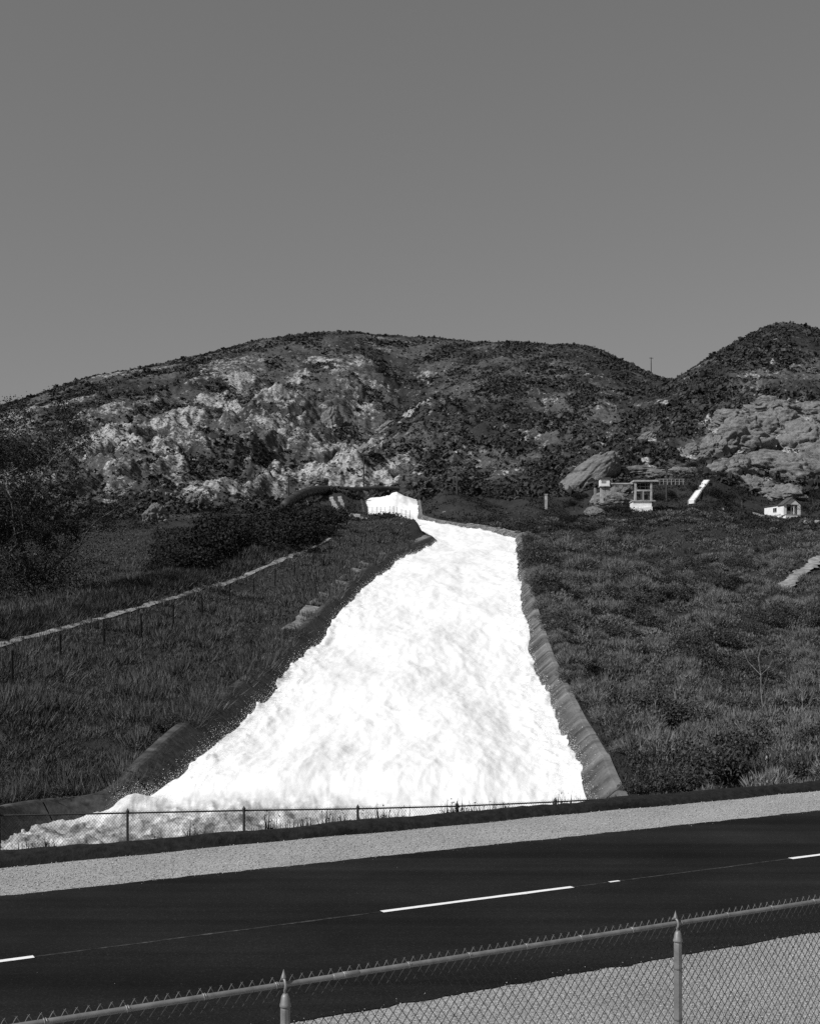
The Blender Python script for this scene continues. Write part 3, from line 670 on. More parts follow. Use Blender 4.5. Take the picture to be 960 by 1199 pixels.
tag(link_mesh('sagebrush', np_mesh('sagebrush', V, [f], False, {'tone': np.repeat(tm, 3)}), 'leaf_sage'), 'mass of small rounded sage mounds on the slopes right of the chute', 'sagebrush', kind='stuff')
# scrub around the head of the chute and behind the banks
x, y = sample(60000, -.40, .40, 125, 345); z, d = terrain_z(x, y)
chr_ = np.interp(y, [p[1] for p in RIGHT_PX], [(p[0] - CX) / F * p[1] for p in RIGHT_PX])
ok = (d > 1.6) & (((y > 235) & ((x / y > -.215) | (y > 290))) | ((x < -8) & (dline(x, y, PATH) > 2.0) & (x / y < -.10) & (x / y > -.215) & (y > 150)))
cl = fbm(x / 12, y / 18, 3, 27); ok &= (cl + RNG.normal(size=len(x)) * .25 > -.1)
dirt = np.array([pt(393, 586, 318)[:2], pt(398, 598, 296)[:2], pt(408, 606, 270)[:2], pt(424, 608, 245)[:2]]); ok &= dline(x, y, smooth_line(dirt, 1)) > 3.2
ok &= ~((rock_at(x, y) > .35) & (y > 240) & (RNG.random(len(x)) < .93))
x, y, z = x[ok][:22000], y[ok][:22000], z[ok][:22000]
k = 7; c = np.repeat(np.stack([x, y, z], 1), k, 0) + RNG.normal(size=(len(x) * k, 3)) * [.5, .5, .22] + [0, 0, .3]
V, q = rand_quads(c, RNG.uniform(.10, .30, len(c)), RNG, .6)
tag(link_mesh('scrub', np_mesh('scrub', V, [q], False, {'tone': np.repeat(np.clip(RNG.normal(.35, .25, len(c)), 0, 1), 4)}), 'leaf_dark'), 'low scrub on the ground around the head of the chute', 'scrub', kind='stuff')
# chaparral on the mountain sides
x, y = sample(260000, -.42, .42, 325, 980)
rk = rock_at(x, y); rn, ff = ridge_noise(x, y); cl = fbm(x / 26, y / 40, 4, 37)
ok = (RNG.random(len(x)) < np.clip(.74 + .9 * cl - 1.0 * rk - .3 * rn + .25 * (x / y > .03), .20, 1))
ok0 = np.nonzero(ok)[0]; x, y = x[ok], y[ok]; cl = cl[ok]; z, d = terrain_z(x, y)
R = np.clip(RNG.lognormal(-.5, .5, len(x)) * (1.0 + .5 * cl) * (1 - .5 * sst(.3, .8, rk[ok0])), .3, 2.6)
k = 10; c = RNG.normal(size=(len(x), k, 3)); c /= np.linalg.norm(c, axis=2)[..., None]; c[..., 2] = np.abs(c[..., 2]) * .85
c = c * (R[:, None, None] * RNG.uniform(.55, 1.0, (len(x), k, 1))) + np.stack([x, y, z - .1], 1)[:, None]
V, q = rand_quads(c.reshape(-1, 3), np.repeat(R, k) * RNG.uniform(.38, .6, len(x) * k), RNG, .75)
tn = np.repeat(np.clip(RNG.normal(.45, .22, len(x)), 0, 1), k * 4)
tag(link_mesh('chaparral', np_mesh('chaparral', V, [q], False, {'tone': tn}), 'chaparral'), 'dark chaparral scrub dotted over the mountain sides', 'chaparral', kind='stuff')

# path and dirt track
def ribbon(name, P, wdt, mat, dz=.05, jag=.25):
    P = np.asarray(P); d = np.gradient(P, axis=0); d /= np.linalg.norm(d, axis=1)[:, None]; nn = np.stack([-d[:, 1], d[:, 0]], 1); V = []; k = 4
    for i in range(len(P)):
        for j in range(k + 1):
            o_ = (j / k - .5) * wdt * (1 + 1.6 * jag * float(fbm(np.array([i * .21 + wdt]), np.array([j * 5.3 + .5]), 4, 13, .65)[0])); q = P[i] + nn[i] * o_; V.append((q[0], q[1]))
    V = np.array(V); z = terrain_z(V[:, 0], V[:, 1])[0] + dz
    f = np.array([(i * (k + 1) + j, i * (k + 1) + j + 1, (i + 1) * (k + 1) + j + 1, (i + 1) * (k + 1) + j) for i in range(len(P) - 1) for j in range(k)])
    return link_mesh(name, np_mesh(name, np.column_stack([V, z]), [f], True), mat)
tag(ribbon('path', PATH, np.float64(.66), 'pale_dirt', .07, .5), kind='structure')
dd = smooth_line(dirt, .8)
for off in (-1.1, 1.1):
    tag(ribbon('track', dd + [off, 0], 1.1, 'pale_dirt', .14, .4), kind='structure')
tag(ribbon('path', DLP, 1.9, 'pale_dirt', .35, .35), kind='structure')

# big dark oaks behind the left bank
G_O = 'dark evergreen shrubs massed behind the left bank'
for px, py, Y, s_ in ((205, 668, 138, 1.2), (228, 660, 142, 1.5), (252, 650, 148, 1.9), (278, 644, 152, 1.8), (300, 632, 170, 2.0), (322, 626, 178, 2.1), (345, 618, 190, 2.2), (365, 612, 205, 2.0), (262, 628, 185, 2.2), (300, 610, 210, 2.4), (335, 605, 225, 2.3), (372, 622, 196, 1.2), (235, 640, 180, 1.6), (190, 672, 132, .8), (395, 606, 232, 1.2), (282, 626, 195, 2.2)):
    X_ = (px - CX) / F * Y
    o = place_plant('evergreen_shrub', DARK, random.choice(STEM), (X_, Y, tz(X_, Y) - .2), s_ * 1.25, random.uniform(0, 6.28), random.uniform(.8, 1.0))
    tag(o, 'dense dark evergreen shrub massed behind the grassy left bank', 'shrub', G_O)
G_D = 'dark shrubs in the gully on the right'
for px, py, Y, s_ in ((838, 690, 152, 1.1), (852, 684, 158, 1.4), (872, 690, 154, 1.2), (825, 684, 160, .8), (945, 742, 108, .9), (958, 738, 110, 1.0), (900, 712, 130, .8), (884, 705, 138, .9)):
    X_ = (px - CX) / F * Y
    o = place_plant('evergreen_shrub', DARK, random.choice(STEM), (X_, Y, tz(X_, Y) - .2), s_, random.uniform(0, 6.28), .75)
    tag(o, 'dark round shrub in the gully on the right below the house', 'shrub', G_D)
G_T = 'shrubs around the concrete structure and the rocks'
for px, py, s_ in ((675, 585, 1.6), (668, 592, 1.3), (705, 600, 1.0), (720, 598, 1.3), (735, 600, 1.0), (758, 556, 1.2), (775, 556, 1.5), (790, 558, 1.4), (800, 552, 1.3), (812, 546, 1.3), (826, 545, 1.5), (845, 560, 1.3), (770, 585, 1.3), (785, 582, 1.3), (835, 580, 1.6), (850, 585, 1.5), (720, 548, 1.5), (735, 540, 1.6), (750, 530, 1.7), (700, 550, 1.3), (712, 560, 1.2), (745, 552, 1.0), (815, 575, 1.1), (650, 618, 1.0), (665, 612, 1.2), (690, 622, 1.2)):
    p = hit(px, py, 240, 420)
    o = place_plant('shrub', DARK, random.choice(STEM), p - Vector((0, 0, .3)), s_ * .9, random.uniform(0, 6.28), .8)
    tag(o, 'dark shrub on the rocky slope around the white concrete structure', 'shrub', G_T)

# trees: trunk and limbs, crown of many small leaves
def tree(name, base, H, spread, seed, label, trunk_mat='bark', leaf='leaf_dark', nleaf=9000, lsize=.10, r0=.22, lean=(0, 0), sparse=.3, low=.25, group=None, depth=4):
    r = random.Random(seed); m = MB(); tips = []
    root = empty(name, base); tag(root, label, 'tree', group)
    def grow(p, d, l, rad, lev):
        q = [p]; n_ = 4
        for i in range(n_):
            d = (d + Vector((r.gauss(0, .14), r.gauss(0, .14), .05))).normalized(); q.append(q[-1] + d * (l / n_))
        m.tube(q, [rad * (1 - .5 * i / n_) for i in range(n_ + 1)], 7 if lev < 2 else 4)
        if lev >= 2: tips.extend((k, .45 * l) for k in q[1:])
        if lev < depth:
            for i in range(r.randint(3, 4) if lev else 7):
                t_ = r.uniform(.35, 1) if lev else r.uniform(low, 1); b_ = q[min(n_, max(1, int(t_ * n_ + .5)))]
                a = r.uniform(0, 6.28); el = r.uniform(-.25, .9)
                nd = Vector((math.cos(a) * spread, math.sin(a) * spread, el)).normalized()
                grow(b_, (nd * .8 + d * .35).normalized(), l * r.uniform(.5, .72), rad * .5, lev + 1)
    grow(Vector((0, 0, -.4)), Vector((lean[0], lean[1], 1)).normalized(), H * .62, r0, 0)
    m.build('trunk', trunk_mat, root)
    rg = np.random.default_rng(seed); T = np.array([t_[0] for t_ in tips]); sg = np.array([t_[1] for t_ in tips])
    pick = rg.integers(len(T), size=nleaf); cl_ = fbm(T[:, 0] / 1.2 + T[:, 2], T[:, 1] / 1.2, 2, seed % 50)
    pick = pick[(cl_[pick] + rg.normal(size=nleaf) * .2) > -sparse]
    c_ = T[pick] + rg.normal(size=(len(pick), 3)) * (sg[pick] * .42)[:, None]
    if H > 12:
        c_ = np.concatenate([c_, rg.normal(size=(14000, 3)) * [2.8, 2.8, 1.3] + [0, 0, 2.6], rg.normal(size=(9000, 3)) * [2.2, 2.2, 2.2] + [0, 0, H * .62]]); c_ = c_[c_[:, 2] > .2]; kq_ = fbm(c_[:, 0] / .9 + c_[:, 2], c_[:, 1] / .9 + c_[:, 2] * .7, 3, 21); c_ = c_[kq_ > -.12]
    link_mesh('crown', leaf_mass('crown', c_, rg, np.clip(rg.normal(.4, .28, len(c_)), 0, 1), rg.uniform(.5, 1, len(c_)) * lsize, .6), leaf, root)
    return root
X_ = (42 - CX) / F * 112
tree('broadleaf_tree', (X_, 112, tz(X_, 112)), 17, .75, 5, 'tall loose-crowned tree with pale limbs at the left edge behind the path', 'pale_bark', 'leaf_tree', 62000, .115, .30, (-.02, 0), .5, .04)
X_ = (-45 - CX) / F * 108
tree('broadleaf_tree', (X_, 108, tz(X_, 108)), 15, .75, 8, 'lower loose-crowned tree cut by the left edge of the view', 'pale_bark', 'leaf_tree', 34000, .115, .25, (.05, 0), .5, .04)
for px, py, H, sd2, lb in ((868, 597, 6.5, 21, 'bare-looking dark tree left of the white house'), (945, 606, 6.5, 22, 'loose grey tree right beside the porch of the white house'), (955, 598, 5.5, 23, 'grey tree behind the right end of the white house'), (851, 600, 4.0, 24, 'small dark tree standing alone uphill of the track left of the house')):
    p = hit(px, py, 240, 400)
    tree('hillside_tree', p, H, .9, sd2, lb, 'bark', 'leaf_dark', 2600, .14, .14, (0, 0), .2, .2, depth=3)
# dead stalks and saplings on the right slope
G_K = 'dry pale stalks standing in the brush on the right slope'
for px, py, Y, h_ in ((888, 870, 58, 4.6), (793, 790, 82, 1.5), (940, 855, 60, 2.4), (845, 800, 78, 1.1), (770, 760, 92, 1.0), (732, 775, 84, 1.8), (690, 740, 98, 2.0), (700, 700, 120, 2.6), (852, 640, 195, 3.0), (800, 840, 64, 1.2), (765, 850, 60, 1.3)):
    X_ = (px - CX) / F * Y; m = MB(); rr = random.Random(int(px))
    q = [Vector((0, 0, -.2))]
    for i in range(6): q.append(q[-1] + Vector((rr.gauss(0, .06) * h_ / 3, rr.gauss(0, .05) * h_ / 3, (h_ + .2) / 6)))
    m.tube(q, [.035, .03, .026, .02, .016, .012, .006], 5)
    for i in range(7):
        b_ = q[rr.randint(2, 5)]; a = rr.uniform(0, 6.28); l_ = h_ * rr.uniform(.12, .3)
        m.tube([b_, b_ + Vector((math.cos(a) * l_ * .5, math.sin(a) * l_ * .5, l_ * .5)), b_ + Vector((math.cos(a) * l_ * .7, math.sin(a) * l_ * .7, l_))], [.014, .01, .004], 4)
    o = m.build('dead_stalk', 'dead_wood'); o.location = (X_, Y, tz(X_, Y)); tag(o, 'dry pale branching stalk rising from the brush on the right slope', 'dead plant', G_K)
# weeds behind the kerb
G_W = 'dark weeds growing along the back of the kerb'
wm = []
for i in range(5):
    r = np.random.default_rng(300 + i); n_ = 26; b_ = np.stack([r.normal(size=n_) * .09, r.normal(size=n_) * .07, np.zeros(n_) - .05], 1)
    up = r.normal(size=(n_, 3)) * [.16, .16, .05] + [0, 0, 1]; V, f = blades(b_, up, r.uniform(.18, .62, n_), r.uniform(.014, .03, n_), r, .08)
    L_, q = rand_quads(b_[:14] + [0, 0, .05] + np.stack([r.normal(size=14) * .05, r.normal(size=14) * .05, r.uniform(.15, .5, 14)], 1), r.uniform(.015, .04, 14), r, .4)
    me_ = np_mesh('weed', np.concatenate([V, L_]), [f, q + len(V)], False, {'tone': r.random(len(V) + len(L_)) * .7}); me_.materials.append(MATS['leaf_dark']); wm.append(me_)
for px in [random.uniform(325, 490) for _ in range(16)] + [random.uniform(505, 605) for _ in range(18)] + [random.uniform(-5, 62) for _ in range(9)] + [random.uniform(170, 320) for _ in range(8)] + [random.uniform(605, 720) for _ in range(7)]:
    q = RD * s_at(px, 21.72) + RN * (21.72 + random.uniform(-.05, .15)); o = bpy.data.objects.new('weed', random.choice(wm)); COL.objects.link(o)
    o.location = (q[0], q[1], -.16); sc = random.uniform(.5, 1.1); o.scale = (sc, sc, sc * random.uniform(.8, 1.2)); o.rotation_euler = (0, 0, random.uniform(0, 6.28))
    tag(o, 'dark tuft of weeds growing behind the asphalt kerb in front of the fence', 'weed', G_W)

# ------------------------------------------------------------------ chain-link fences
def chain_mesh(P, Zt, hgt, w, step, rad, nside=3, over=.045, mesh_off=0.0):
    """woven wires: P plan points every w metres, zigzag wires of alternating phase; returns V,faces"""
    n = len(P); K = int((hgt + over) / step); ks = np.arange(K + 1)
    d = np.gradient(P, axis=0); d /= np.linalg.norm(d, axis=1)[:, None]; nn = np.stack([-d[:, 1], d[:, 0]], 1)
    ph = np.where((ks[None, :] + np.arange(n)[:, None]) % 2 == 0, .5, -.5) * w * 1.04
    th = np.where(ph > 0, 1, -1) * rad * 1.2
    X = P[:, 0:1] + d[:, 0:1] * ph + nn[:, 0:1] * (th + mesh_off); Yv = P[:, 1:2] + d[:, 1:2] * ph + nn[:, 1:2] * (th + mesh_off)
    Z = Zt[:, None] + over - ks[None, :] * step + 0 * X
    A = np.stack([X, Yv, Z], 2)                                    # n,K+1,3
    ring = []
    for q in range(nside):
        a = 2 * math.pi * q / nside + .4
        o_ = d[:, None, :] * math.cos(a) * rad * 1.25; m_ = nn[:, None, :] * math.sin(a) * rad
        off = np.concatenate([o_ + m_, np.zeros((n, 1, 1))], 2); ring.append(A + off)
    R = np.stack(ring, 2)                                          # n,K+1,ns,3
    idx = np.arange(n * (K + 1) * nside).reshape(n, K + 1, nside); j = np.roll(idx, -1, 2)
    f = np.stack([idx[:, :-1], j[:, :-1], j[:, 1:], idx[:, 1:]], -1).reshape(-1, 4)
    return R.reshape(-1, 3), f
NF = 6.70; ZR = CAMZ - 2.16
fence = empty('chain_link_fence', tuple(RD * s_at(560, NF) + RN * NF) + (0,))
tag(fence, 'galvanised chain link fence with capped posts in front of the road', 'fence')
fo = Vector(fence.location)
def W2(s_, n_, z): p = RD * s_ + RN * n_; return Vector((p[0], p[1], z)) - fo
s0, s1 = s_at(332, NF), s_at(790, NF); sp_ = s1 - s0; S0 = s0 - 2 * sp_; S1 = s1 + 3 * sp_
MB().tube([W2(q, NF, ZR) for q in np.arange(S0, S1, .5)], .017, 10).build('top_rail', 'galvanised', fence, True)
for q in (s_at(405, NF), s_at(1020, NF)):
    MB().tube([W2(q - .09, NF, ZR), W2(q - .085, NF, ZR), W2(q + .085, NF, ZR), W2(q + .09, NF, ZR)], [.018, .0205, .0205, .018], 10).build('rail_sleeve', 'galvanised', fence, True)
q = np.arange(S0, S1, .0325); P = RD[None] * q[:, None] + RN[None] * (NF + .028)
V, f = chain_mesh(P, np.full(len(q), ZR), 1.80, .0325, .0425, .0026, 4, .0); V = V - np.array(fo)
link_mesh('wire_mesh', np_mesh('wire_mesh', V, [f]), 'wire', fence)
m = MB()
for k in np.arange(S0, S1, .065):
    for sg in (-1, 1):
        m.tube([W2(k + sg * .030, NF + .03, ZR - .012), W2(k + sg * .006, NF + .028, ZR + .032), W2(k - sg * .006, NF + .03, ZR + .045)], [.0022, .0022, .0016], 4)
m.build('barbs', 'galvanised', fence)  # same wire in a lighter metal, so the tips read as lit
for i in range(6):
    q = S0 + i * sp_
    if i == 5: q = S1 - .05
    c = W2(q, NF - .03, 0)
    post = MB().lathe(c, [(.030, -.05), (.030, 1.70), (.027, 1.715)], 8).build('post', 'galvanised', fence)
    cap = MB().lathe(c, [(.034, ZR - .125), (.036, ZR - .12), (.034, ZR - .108), (.031, ZR - .10), (.024, ZR - .062), (.014, ZR - .045)], 10)
    ring = []
    dirv = Vector((RN[0], RN[1], 0))
    for k in range(15):
        a = -2.6 + 5.0 * k / 14
        ring.append(c + Vector((0, 0, ZR + .004)) + dirv * (.03 - .036 * math.cos(a)) + Vector((0, 0, .036 * math.sin(a) * 1.15)))
    ring = [c + Vector((0, 0, ZR - .05))] + [c + Vector((0, 0, ZR)) + dirv * (.03 - .034 * math.cos(a)) + Vector((0, 0, .038 * math.sin(a))) for a in np.linspace(-.9, 2.5, 14)]
    cap.tube(ring, .0085, 8).build('post_cap', 'galvanised', post, True)
    MB().lathe(c + dirv * .026, [(.010, ZR + .036), (.016, ZR + .045), (.013, ZR + .055), (.004, ZR + .082), (.0008, ZR + .095)], 8).build('finial', 'galvanised', post)
    for z in (.35, .75, 1.15, 1.52):
        MB().tube([c + Vector((.034 * math.cos(a), .034 * math.sin(a), z)) for a in np.linspace(0, 6.28, 13)], .0028, 4).build('tie_wire', 'wire', post)
for q in np.arange(S0 + .2, S1, .455):
    MB().tube([W2(q, NF + .0, ZR) + Vector((RN[0] * .021 * math.cos(a), RN[1] * .021 * math.cos(a), .021 * math.sin(a))) + Vector((RD[0], RD[1], 0)) * a * .002 for a in np.linspace(0, 9, 16)], .0026, 4).build('tie_wire', 'galvanised', fence)

# far fence at the foot of the embankment
FPX = [(-160, 957), (-90, 956), (0, 955), (150, 952), (286, 949), (419, 947), (535, 944), (650, 939), (720, 935), (780, 930.5), (850, 925.5), (900, 921.5), (1010, 910), (1120, 899)]
def fpos(px): k = (px - CX) / F; Y = 33.5 / (1 - .32 * k); return k * Y, Y
fr = [(fpos(px)[0], fpos(px)[1], CAMZ - (py - HY) / F * fpos(px)[1]) for px, py in FPX]
ff_ = empty('chain_link_fence', (fr[5][0], fr[5][1], fr[5][2] - 1.9)); tag(ff_, 'low dark chain link fence across the road, in front of the white water', 'fence')
o3 = Vector(ff_.location); FR = np.array(fr)
MB().tube([Vector(p) - o3 for p in fr], .024, 6).build('top_rail', 'far_wire', ff_, True)
xs = np.arange(FR[0, 0], FR[-1, 0], .036); P = np.stack([xs, np.interp(xs, FR[:, 0], FR[:, 1]) + .03], 1)
V, f = chain_mesh(P, np.interp(xs, FR[:, 0], FR[:, 2]), 1.85, .036, .047, .0030, 3, .06)
link_mesh('wire_mesh', np_mesh('wire_mesh', V - np.array(o3), [f]), 'far_wire', ff_)
for px, py in FPX + [(-30, 955.5)]:
    x, y = fpos(px); z = CAMZ - (py - HY) / F * y; zb = min(tz(x, y), z - 1.4)
    MB().lathe(Vector((x, y - .03, 0)) - o3, [(.036, zb - .1), (.036, z + .02), (.045, z + .03), (.045, z + .06), (.02, z + .10), (.004, z + .13)], 8).build('post', 'far_wire', ff_)

# wire fences of the left bank
def wire_fence(items, label, th, mat, wires=(.92, .55), y0=40, y1=260, Yfix=None):
    pts = []
    for px, pt_, pb in items:
        if Yfix:
            Y_ = np.linspace(215, 266, 80); X_ = (px - CX) / F * Y_; Z_ = terrain_z(X_, Y_)[0]; i = int(np.argmax((Z_ - CAMZ) / Y_)); p = Vector((X_[i], Y_[i], Z_[i]))
        else: p = hit(px, pb, y0, y1)
        h_ = min(2.2, max(1.8, (pb - pt_) / F * p.y)); pts.append((p, h_))
    o = empty('wire_fence', pts[0][0]); tag(o, label, 'fence'); b = Vector(o.location)
    for p, h_ in pts:
        lean = Vector((random.gauss(0, .02), random.gauss(0, .02), 1))
        MB().tube([p - b - Vector((0, 0, .3)), p - b + lean * h_ * .5, p - b + lean * h_], [th, th, th * .9], 6).build('post', mat, o)
    for k in wires:
        m = MB()
        for (a, ha), (c, hc) in zip(pts[:-1], pts[1:]):
            A_ = a - b + Vector((0, 0, ha * k)); B_ = c - b + Vector((0, 0, hc * k)); m.tube([A_, (A_ + B_) / 2 - Vector((0, 0, .06)), B_], .008, 3)
        m.build('wire', 'far_wire', o)
    return o
wire_fence([(-60, 790, 818), (15, 770, 802), (71, 753, 777), (122, 738, 757), (166, 725, 748), (203, 712, 736), (237, 700, 722), (269, 688, 708), (297, 678, 697), (322, 668, 686), (345, 660, 677), (367, 648, 663), (386, 637, 651), (398, 627, 640)], 'thin wire fence with dark posts running along the path on the left bank', .075, 'dark_timber')
wire_fence([(p, 598, 608) for p in (431, 436, 441, 446, 451, 456, 461, 465, 470, 475, 480)], 'short wire fence on the knoll in front of the upper white water', .05, 'dead_wood', (.95, .5), Yfix=247)
wire_fence([(648, 612, 622), (655, 618, 628), (664, 622, 634), (672, 628, 640)], 'few leaning fence posts on the crest right of the chute', .05, 'timber', (.9,), 120, 300)

# ------------------------------------------------------------------ penstock pipe at the head of the chute
PX = [(334, 592, 292), (341, 586, 298), (351, 580, 304), (362, 576, 311), (372, 574, 318), (387, 574, 330), (407, 575, 344), (424, 575, 356), (445, 574, 368), (466, 575, 380), (487, 577, 390), (503, 581, 396), (520, 587, 400)]
pp = [Vector(pt(*q)) for q in PX]
o = empty('pipeline', pp[5]); tag(o, 'fat dark steel pipeline bending across the hill behind the upper white water', 'pipe'); b = Vector(o.location)
sm = []
for i in range(len(pp) - 1):
    p0, p1, p2, p3 = pp[max(i - 1, 0)], pp[i], pp[i + 1], pp[min(i + 2, len(pp) - 1)]
    for k in range(5):
        t = k / 5; sm.append(.5 * ((2 * p1) + (p2 - p0) * t + (2 * p0 - 5 * p1 + 4 * p2 - p3) * t * t + (3 * p1 - p0 - 3 * p2 + p3) * t ** 3) - b)
MB().tube(sm, 1.22, 18).build('pipe', 'pipe_steel', o, True)
for i in range(3, len(sm) - 2, 3):
    d = (sm[i + 1] - sm[i - 1]).normalized(); MB().tube([sm[i] - d * .16, sm[i] + d * .16], 1.36, 18).build('ring', 'dark_steel', o)
for i in range(6, len(sm) - 2, 9):
    p = sm[i] + b; g = tz(p.x, p.y)
    if p.z - g > .3:
        MB().box((sm[i].x, sm[i].y, (g - .6 + p.z - .9) / 2 - b.z), (1.0, 2.4, p.z - .9 - g + .6)).build('saddle', 'grey_concrete', o)

# ------------------------------------------------------------------ utility poles
def pole(px, py, top, label, y0=240, y1=900, arms=1, rad=.24, crest=False):
    p = hit(px, py, y0, y1)
    if crest:
        Y_ = np.linspace(y0, y1, 300); X_ = (px - CX) / F * Y_; Z_ = terrain_z(X_, Y_)[0]; i = int(np.argmax((Z_ - CAMZ) / Y_)); p = Vector((X_[i], Y_[i], Z_[i] - .5))
    h_ = (py - top) / F * p.y
    o = empty('utility_pole', p, random.uniform(-.3, .3)); tag(o, label, 'utility pole')
    MB().tube([(0, 0, -.5), (0, 0, h_ * .5), (0, 0, h_)], [rad * 1.1, rad, rad * .7], 8).build('pole', 'timber', o)
    for k in range(arms):
        z = h_ - .5 - k * 1.0; a = MB().box((0, -.2, z), (2.6, .14, max(.16, rad * 1.1))).build('crossarm', 'timber', o)
        for x in (-1.2, -.7, .7, 1.2): MB().lathe((x, -.2, z + .08), [(.04, 0), (.09, .04), (.07, .12), (.09, .16), (.03, .22)], 8).build('insulator', 'insulator', a)
    return o
pole(426, 578, 531, 'tall dark utility pole behind the pipeline left of the upper white water', 330)
pole(535, 580, 546, 'dark utility pole on the hump right of the upper white water', 250)
pole(338, 588, 556, 'dark utility pole at the left end of the pipeline', 260)
pole(780, 587, 549, 'dark utility pole right of the white concrete structure', 240)
pole(762, 456, 437, 'small utility pole on the saddle between the two mountains', 380, 900, 1, .3, True)
pole(767, 492, 476, 'small utility pole on the slope below the saddle', 380, 900, 1, .2)

# ------------------------------------------------------------------ concrete structure on the rocks
p = hit(751, 597, 240, 330); k = p.y / F; yb = p.y
o = empty('concrete_structure', p); tag(o, 'white open-fronted concrete structure of two storeys on the rocky slope', 'building')
def cx(px): return (px - 751) * k
def cz(py): return (597 - py) * k
def cbox(px0, px1, py0, py1, y0, y1): return MB().box(((cx(px0) + cx(px1)) / 2, (y0 + y1) / 2, (cz(py0) + cz(py1)) / 2), (abs(cx(px1) - cx(px0)), y1 - y0, abs(cz(py1) - cz(py0))))
m = cbox(740, 762, 587.5, 600, -.6, 4.0); m.prism([(cx(737), -1.6, cz(601)), (cx(762), -1.6, cz(601)), (cx(762), -1.6, cz(594)), (cx(741), -1.6, cz(596))], (0, 0, 0), (0, 1.0, 0)); m.build('base_block', 'white_paint', o)
cbox(739, 766, 586.3, 587.5, -.9, 4.2).build('floor_slab', 'pale_concrete', o)
cbox(741, 770, 562.3, 564.2, -.5, 4.6).build('roof_slab', 'pale_concrete', o)
cbox(743, 763, 573.4, 575.2, -.15, 4.2).build('floor_slab', 'pale_concrete', o)
for a, b_ in ((742.5, 744.6), (761, 763)): cbox(a, b_, 564.2, 586.3, -.2, .25).build('column', 'pale_concrete', o)
cbox(752, 753.4, 575.2, 586.3, -.15, .15).build('column', 'grey_concrete', o)
cbox(743.5, 762.5, 575.3, 586.2, 1.6, 1.9).build('back_wall', 'pale_concrete', o)
cbox(743.5, 762.5, 564.3, 573.3, 3.6, 3.9).build('back_wall', 'dark_steel', o)
for a in (746.5, 749.5, 755.8, 758.8): cbox(a, a + .5, 564.3, 573.3, .9, 1.0).build('mullion', 'grey_concrete', o)
cbox(743.5, 762.5, 569.0, 569.5, .9, 1.0).build('railing', 'grey_concrete', o)
cbox(746, 750.5, 578, 586.2, 1.5, 1.6).build('door', 'dark_steel', o)
cbox(755, 759.5, 578.5, 583.5, 1.5, 1.6).build('window', 'dark_steel', o)
cbox(715, 741, 565.3, 566.8, .2, 1.5).build('walkway', 'pale_concrete', o)
for a in (721, 730): cbox(a, a + .9, 566.8, 576, .6, 1.0).build('column', 'grey_concrete', o)
m = MB()
for a in np.arange(770, 804, 4.6): m.box((cx(a), 2.6, cz(562.8)), (.10, .10, 1.4))
m.box((cx(787), 2.6, cz(559.4)), (cx(804) - cx(770), .08, .10)); m.box((cx(787), 2.6, cz(562)), (cx(804) - cx(770), .06, .06)); m.build('railing', 'pale_concrete', o)
o2 = empty('control_hut', p + Vector((cx(708), 0, 0))); tag(o2, 'small pale hut raised on a concrete pier left of the concrete structure', 'hut')
def c2(px0, px1, py0, py1, y0, y1): return MB().box(((cx(px0) + cx(px1)) / 2 - cx(708), (y0 + y1) / 2, (cz(py0) + cz(py1)) / 2), (abs(cx(px1) - cx(px0)), y1 - y0, abs(cz(py1) - cz(py0))))
c2(702.5, 713.5, 560.6, 568.8, 0, 2.2).build('wall', 'white_paint', o2)
c2(701.5, 714.5, 559.3, 560.6, -.3, 2.5).build('roof', 'roofing', o2)
c2(704, 709, 562.6, 565.6, -.06, .05).build('window', 'grey_concrete', o2)
c2(702.0, 714, 568.8, 569.8, -.1, 2.3).build('floor_slab', 'pale_concrete', o2)
c2(703, 706.5, 569.8, 589, .4, 1.2).build('pier', 'pale_concrete', o2)
c2(695.5, 698, 571, 590, .4, .9).build('pier', 'grey_concrete', o2)
m = MB(); m.prism([(cx(709) - cx(708), .4, cz(569.8)), (cx(713) - cx(708), .4, cz(569.8)), (cx(709) - cx(708), .4, cz(577))], (0, 0, 0), (0, .6, 0)); m.build('bracket', 'grey_concrete', o2)
# concrete steps up the slope
a = hit(809, 591, 240, 330); b_ = hit(826, 564, 260, 340); a = a + Vector((0, 0, .7)); b_ = Vector(pt(827, 563, max(b_.y, a.y + 8))); 
o = empty('stairway', a); tag(o, 'steep white concrete steps climbing the slope right of the concrete structure', 'steps')
dv = b_ - a; hd = Vector((dv.x, dv.y, 0)); ang = math.atan2(hd.y, hd.x); n_ = 26
m = MB()
for i in range(n_):
    c = dv * ((i + .5) / n_); m.box((c.x, c.y, c.z - .15), (hd.length / n_ * 1.02, 1.25, .9 + dv.z / n_ * 0.0), (0, 0, ang))
m.build('steps', 'white_paint', o)
sidev = Vector((-math.sin(ang), math.cos(ang), 0))
for s_ in (-1, 1):
    q0, q1 = sidev * .72 * s_, sidev * .72 * s_ + dv
    MB().add([q0 + Vector((0, 0, -1)), q1 + Vector((0, 0, -1)), q1 + Vector((0, 0, .28)), q0 + Vector((0, 0, .28))] + [v_ + sidev * .16 * s_ for v_ in (q0 + Vector((0, 0, -1)), q1 + Vector((0, 0, -1)), q1 + Vector((0, 0, .28)), q0 + Vector((0, 0, .28)))], [(0, 1, 2, 3), (7, 6, 5, 4), (0, 4, 5, 1), (1, 5, 6, 2), (2, 6, 7, 3), (3, 7, 4, 0)]).build('side_wall', 'pale_concrete', o)
MB().tube([dv + Vector((0, 0, -.2)), dv + Vector((0, 0, 1.3))], .09, 6).build('post', 'dark_steel', o)
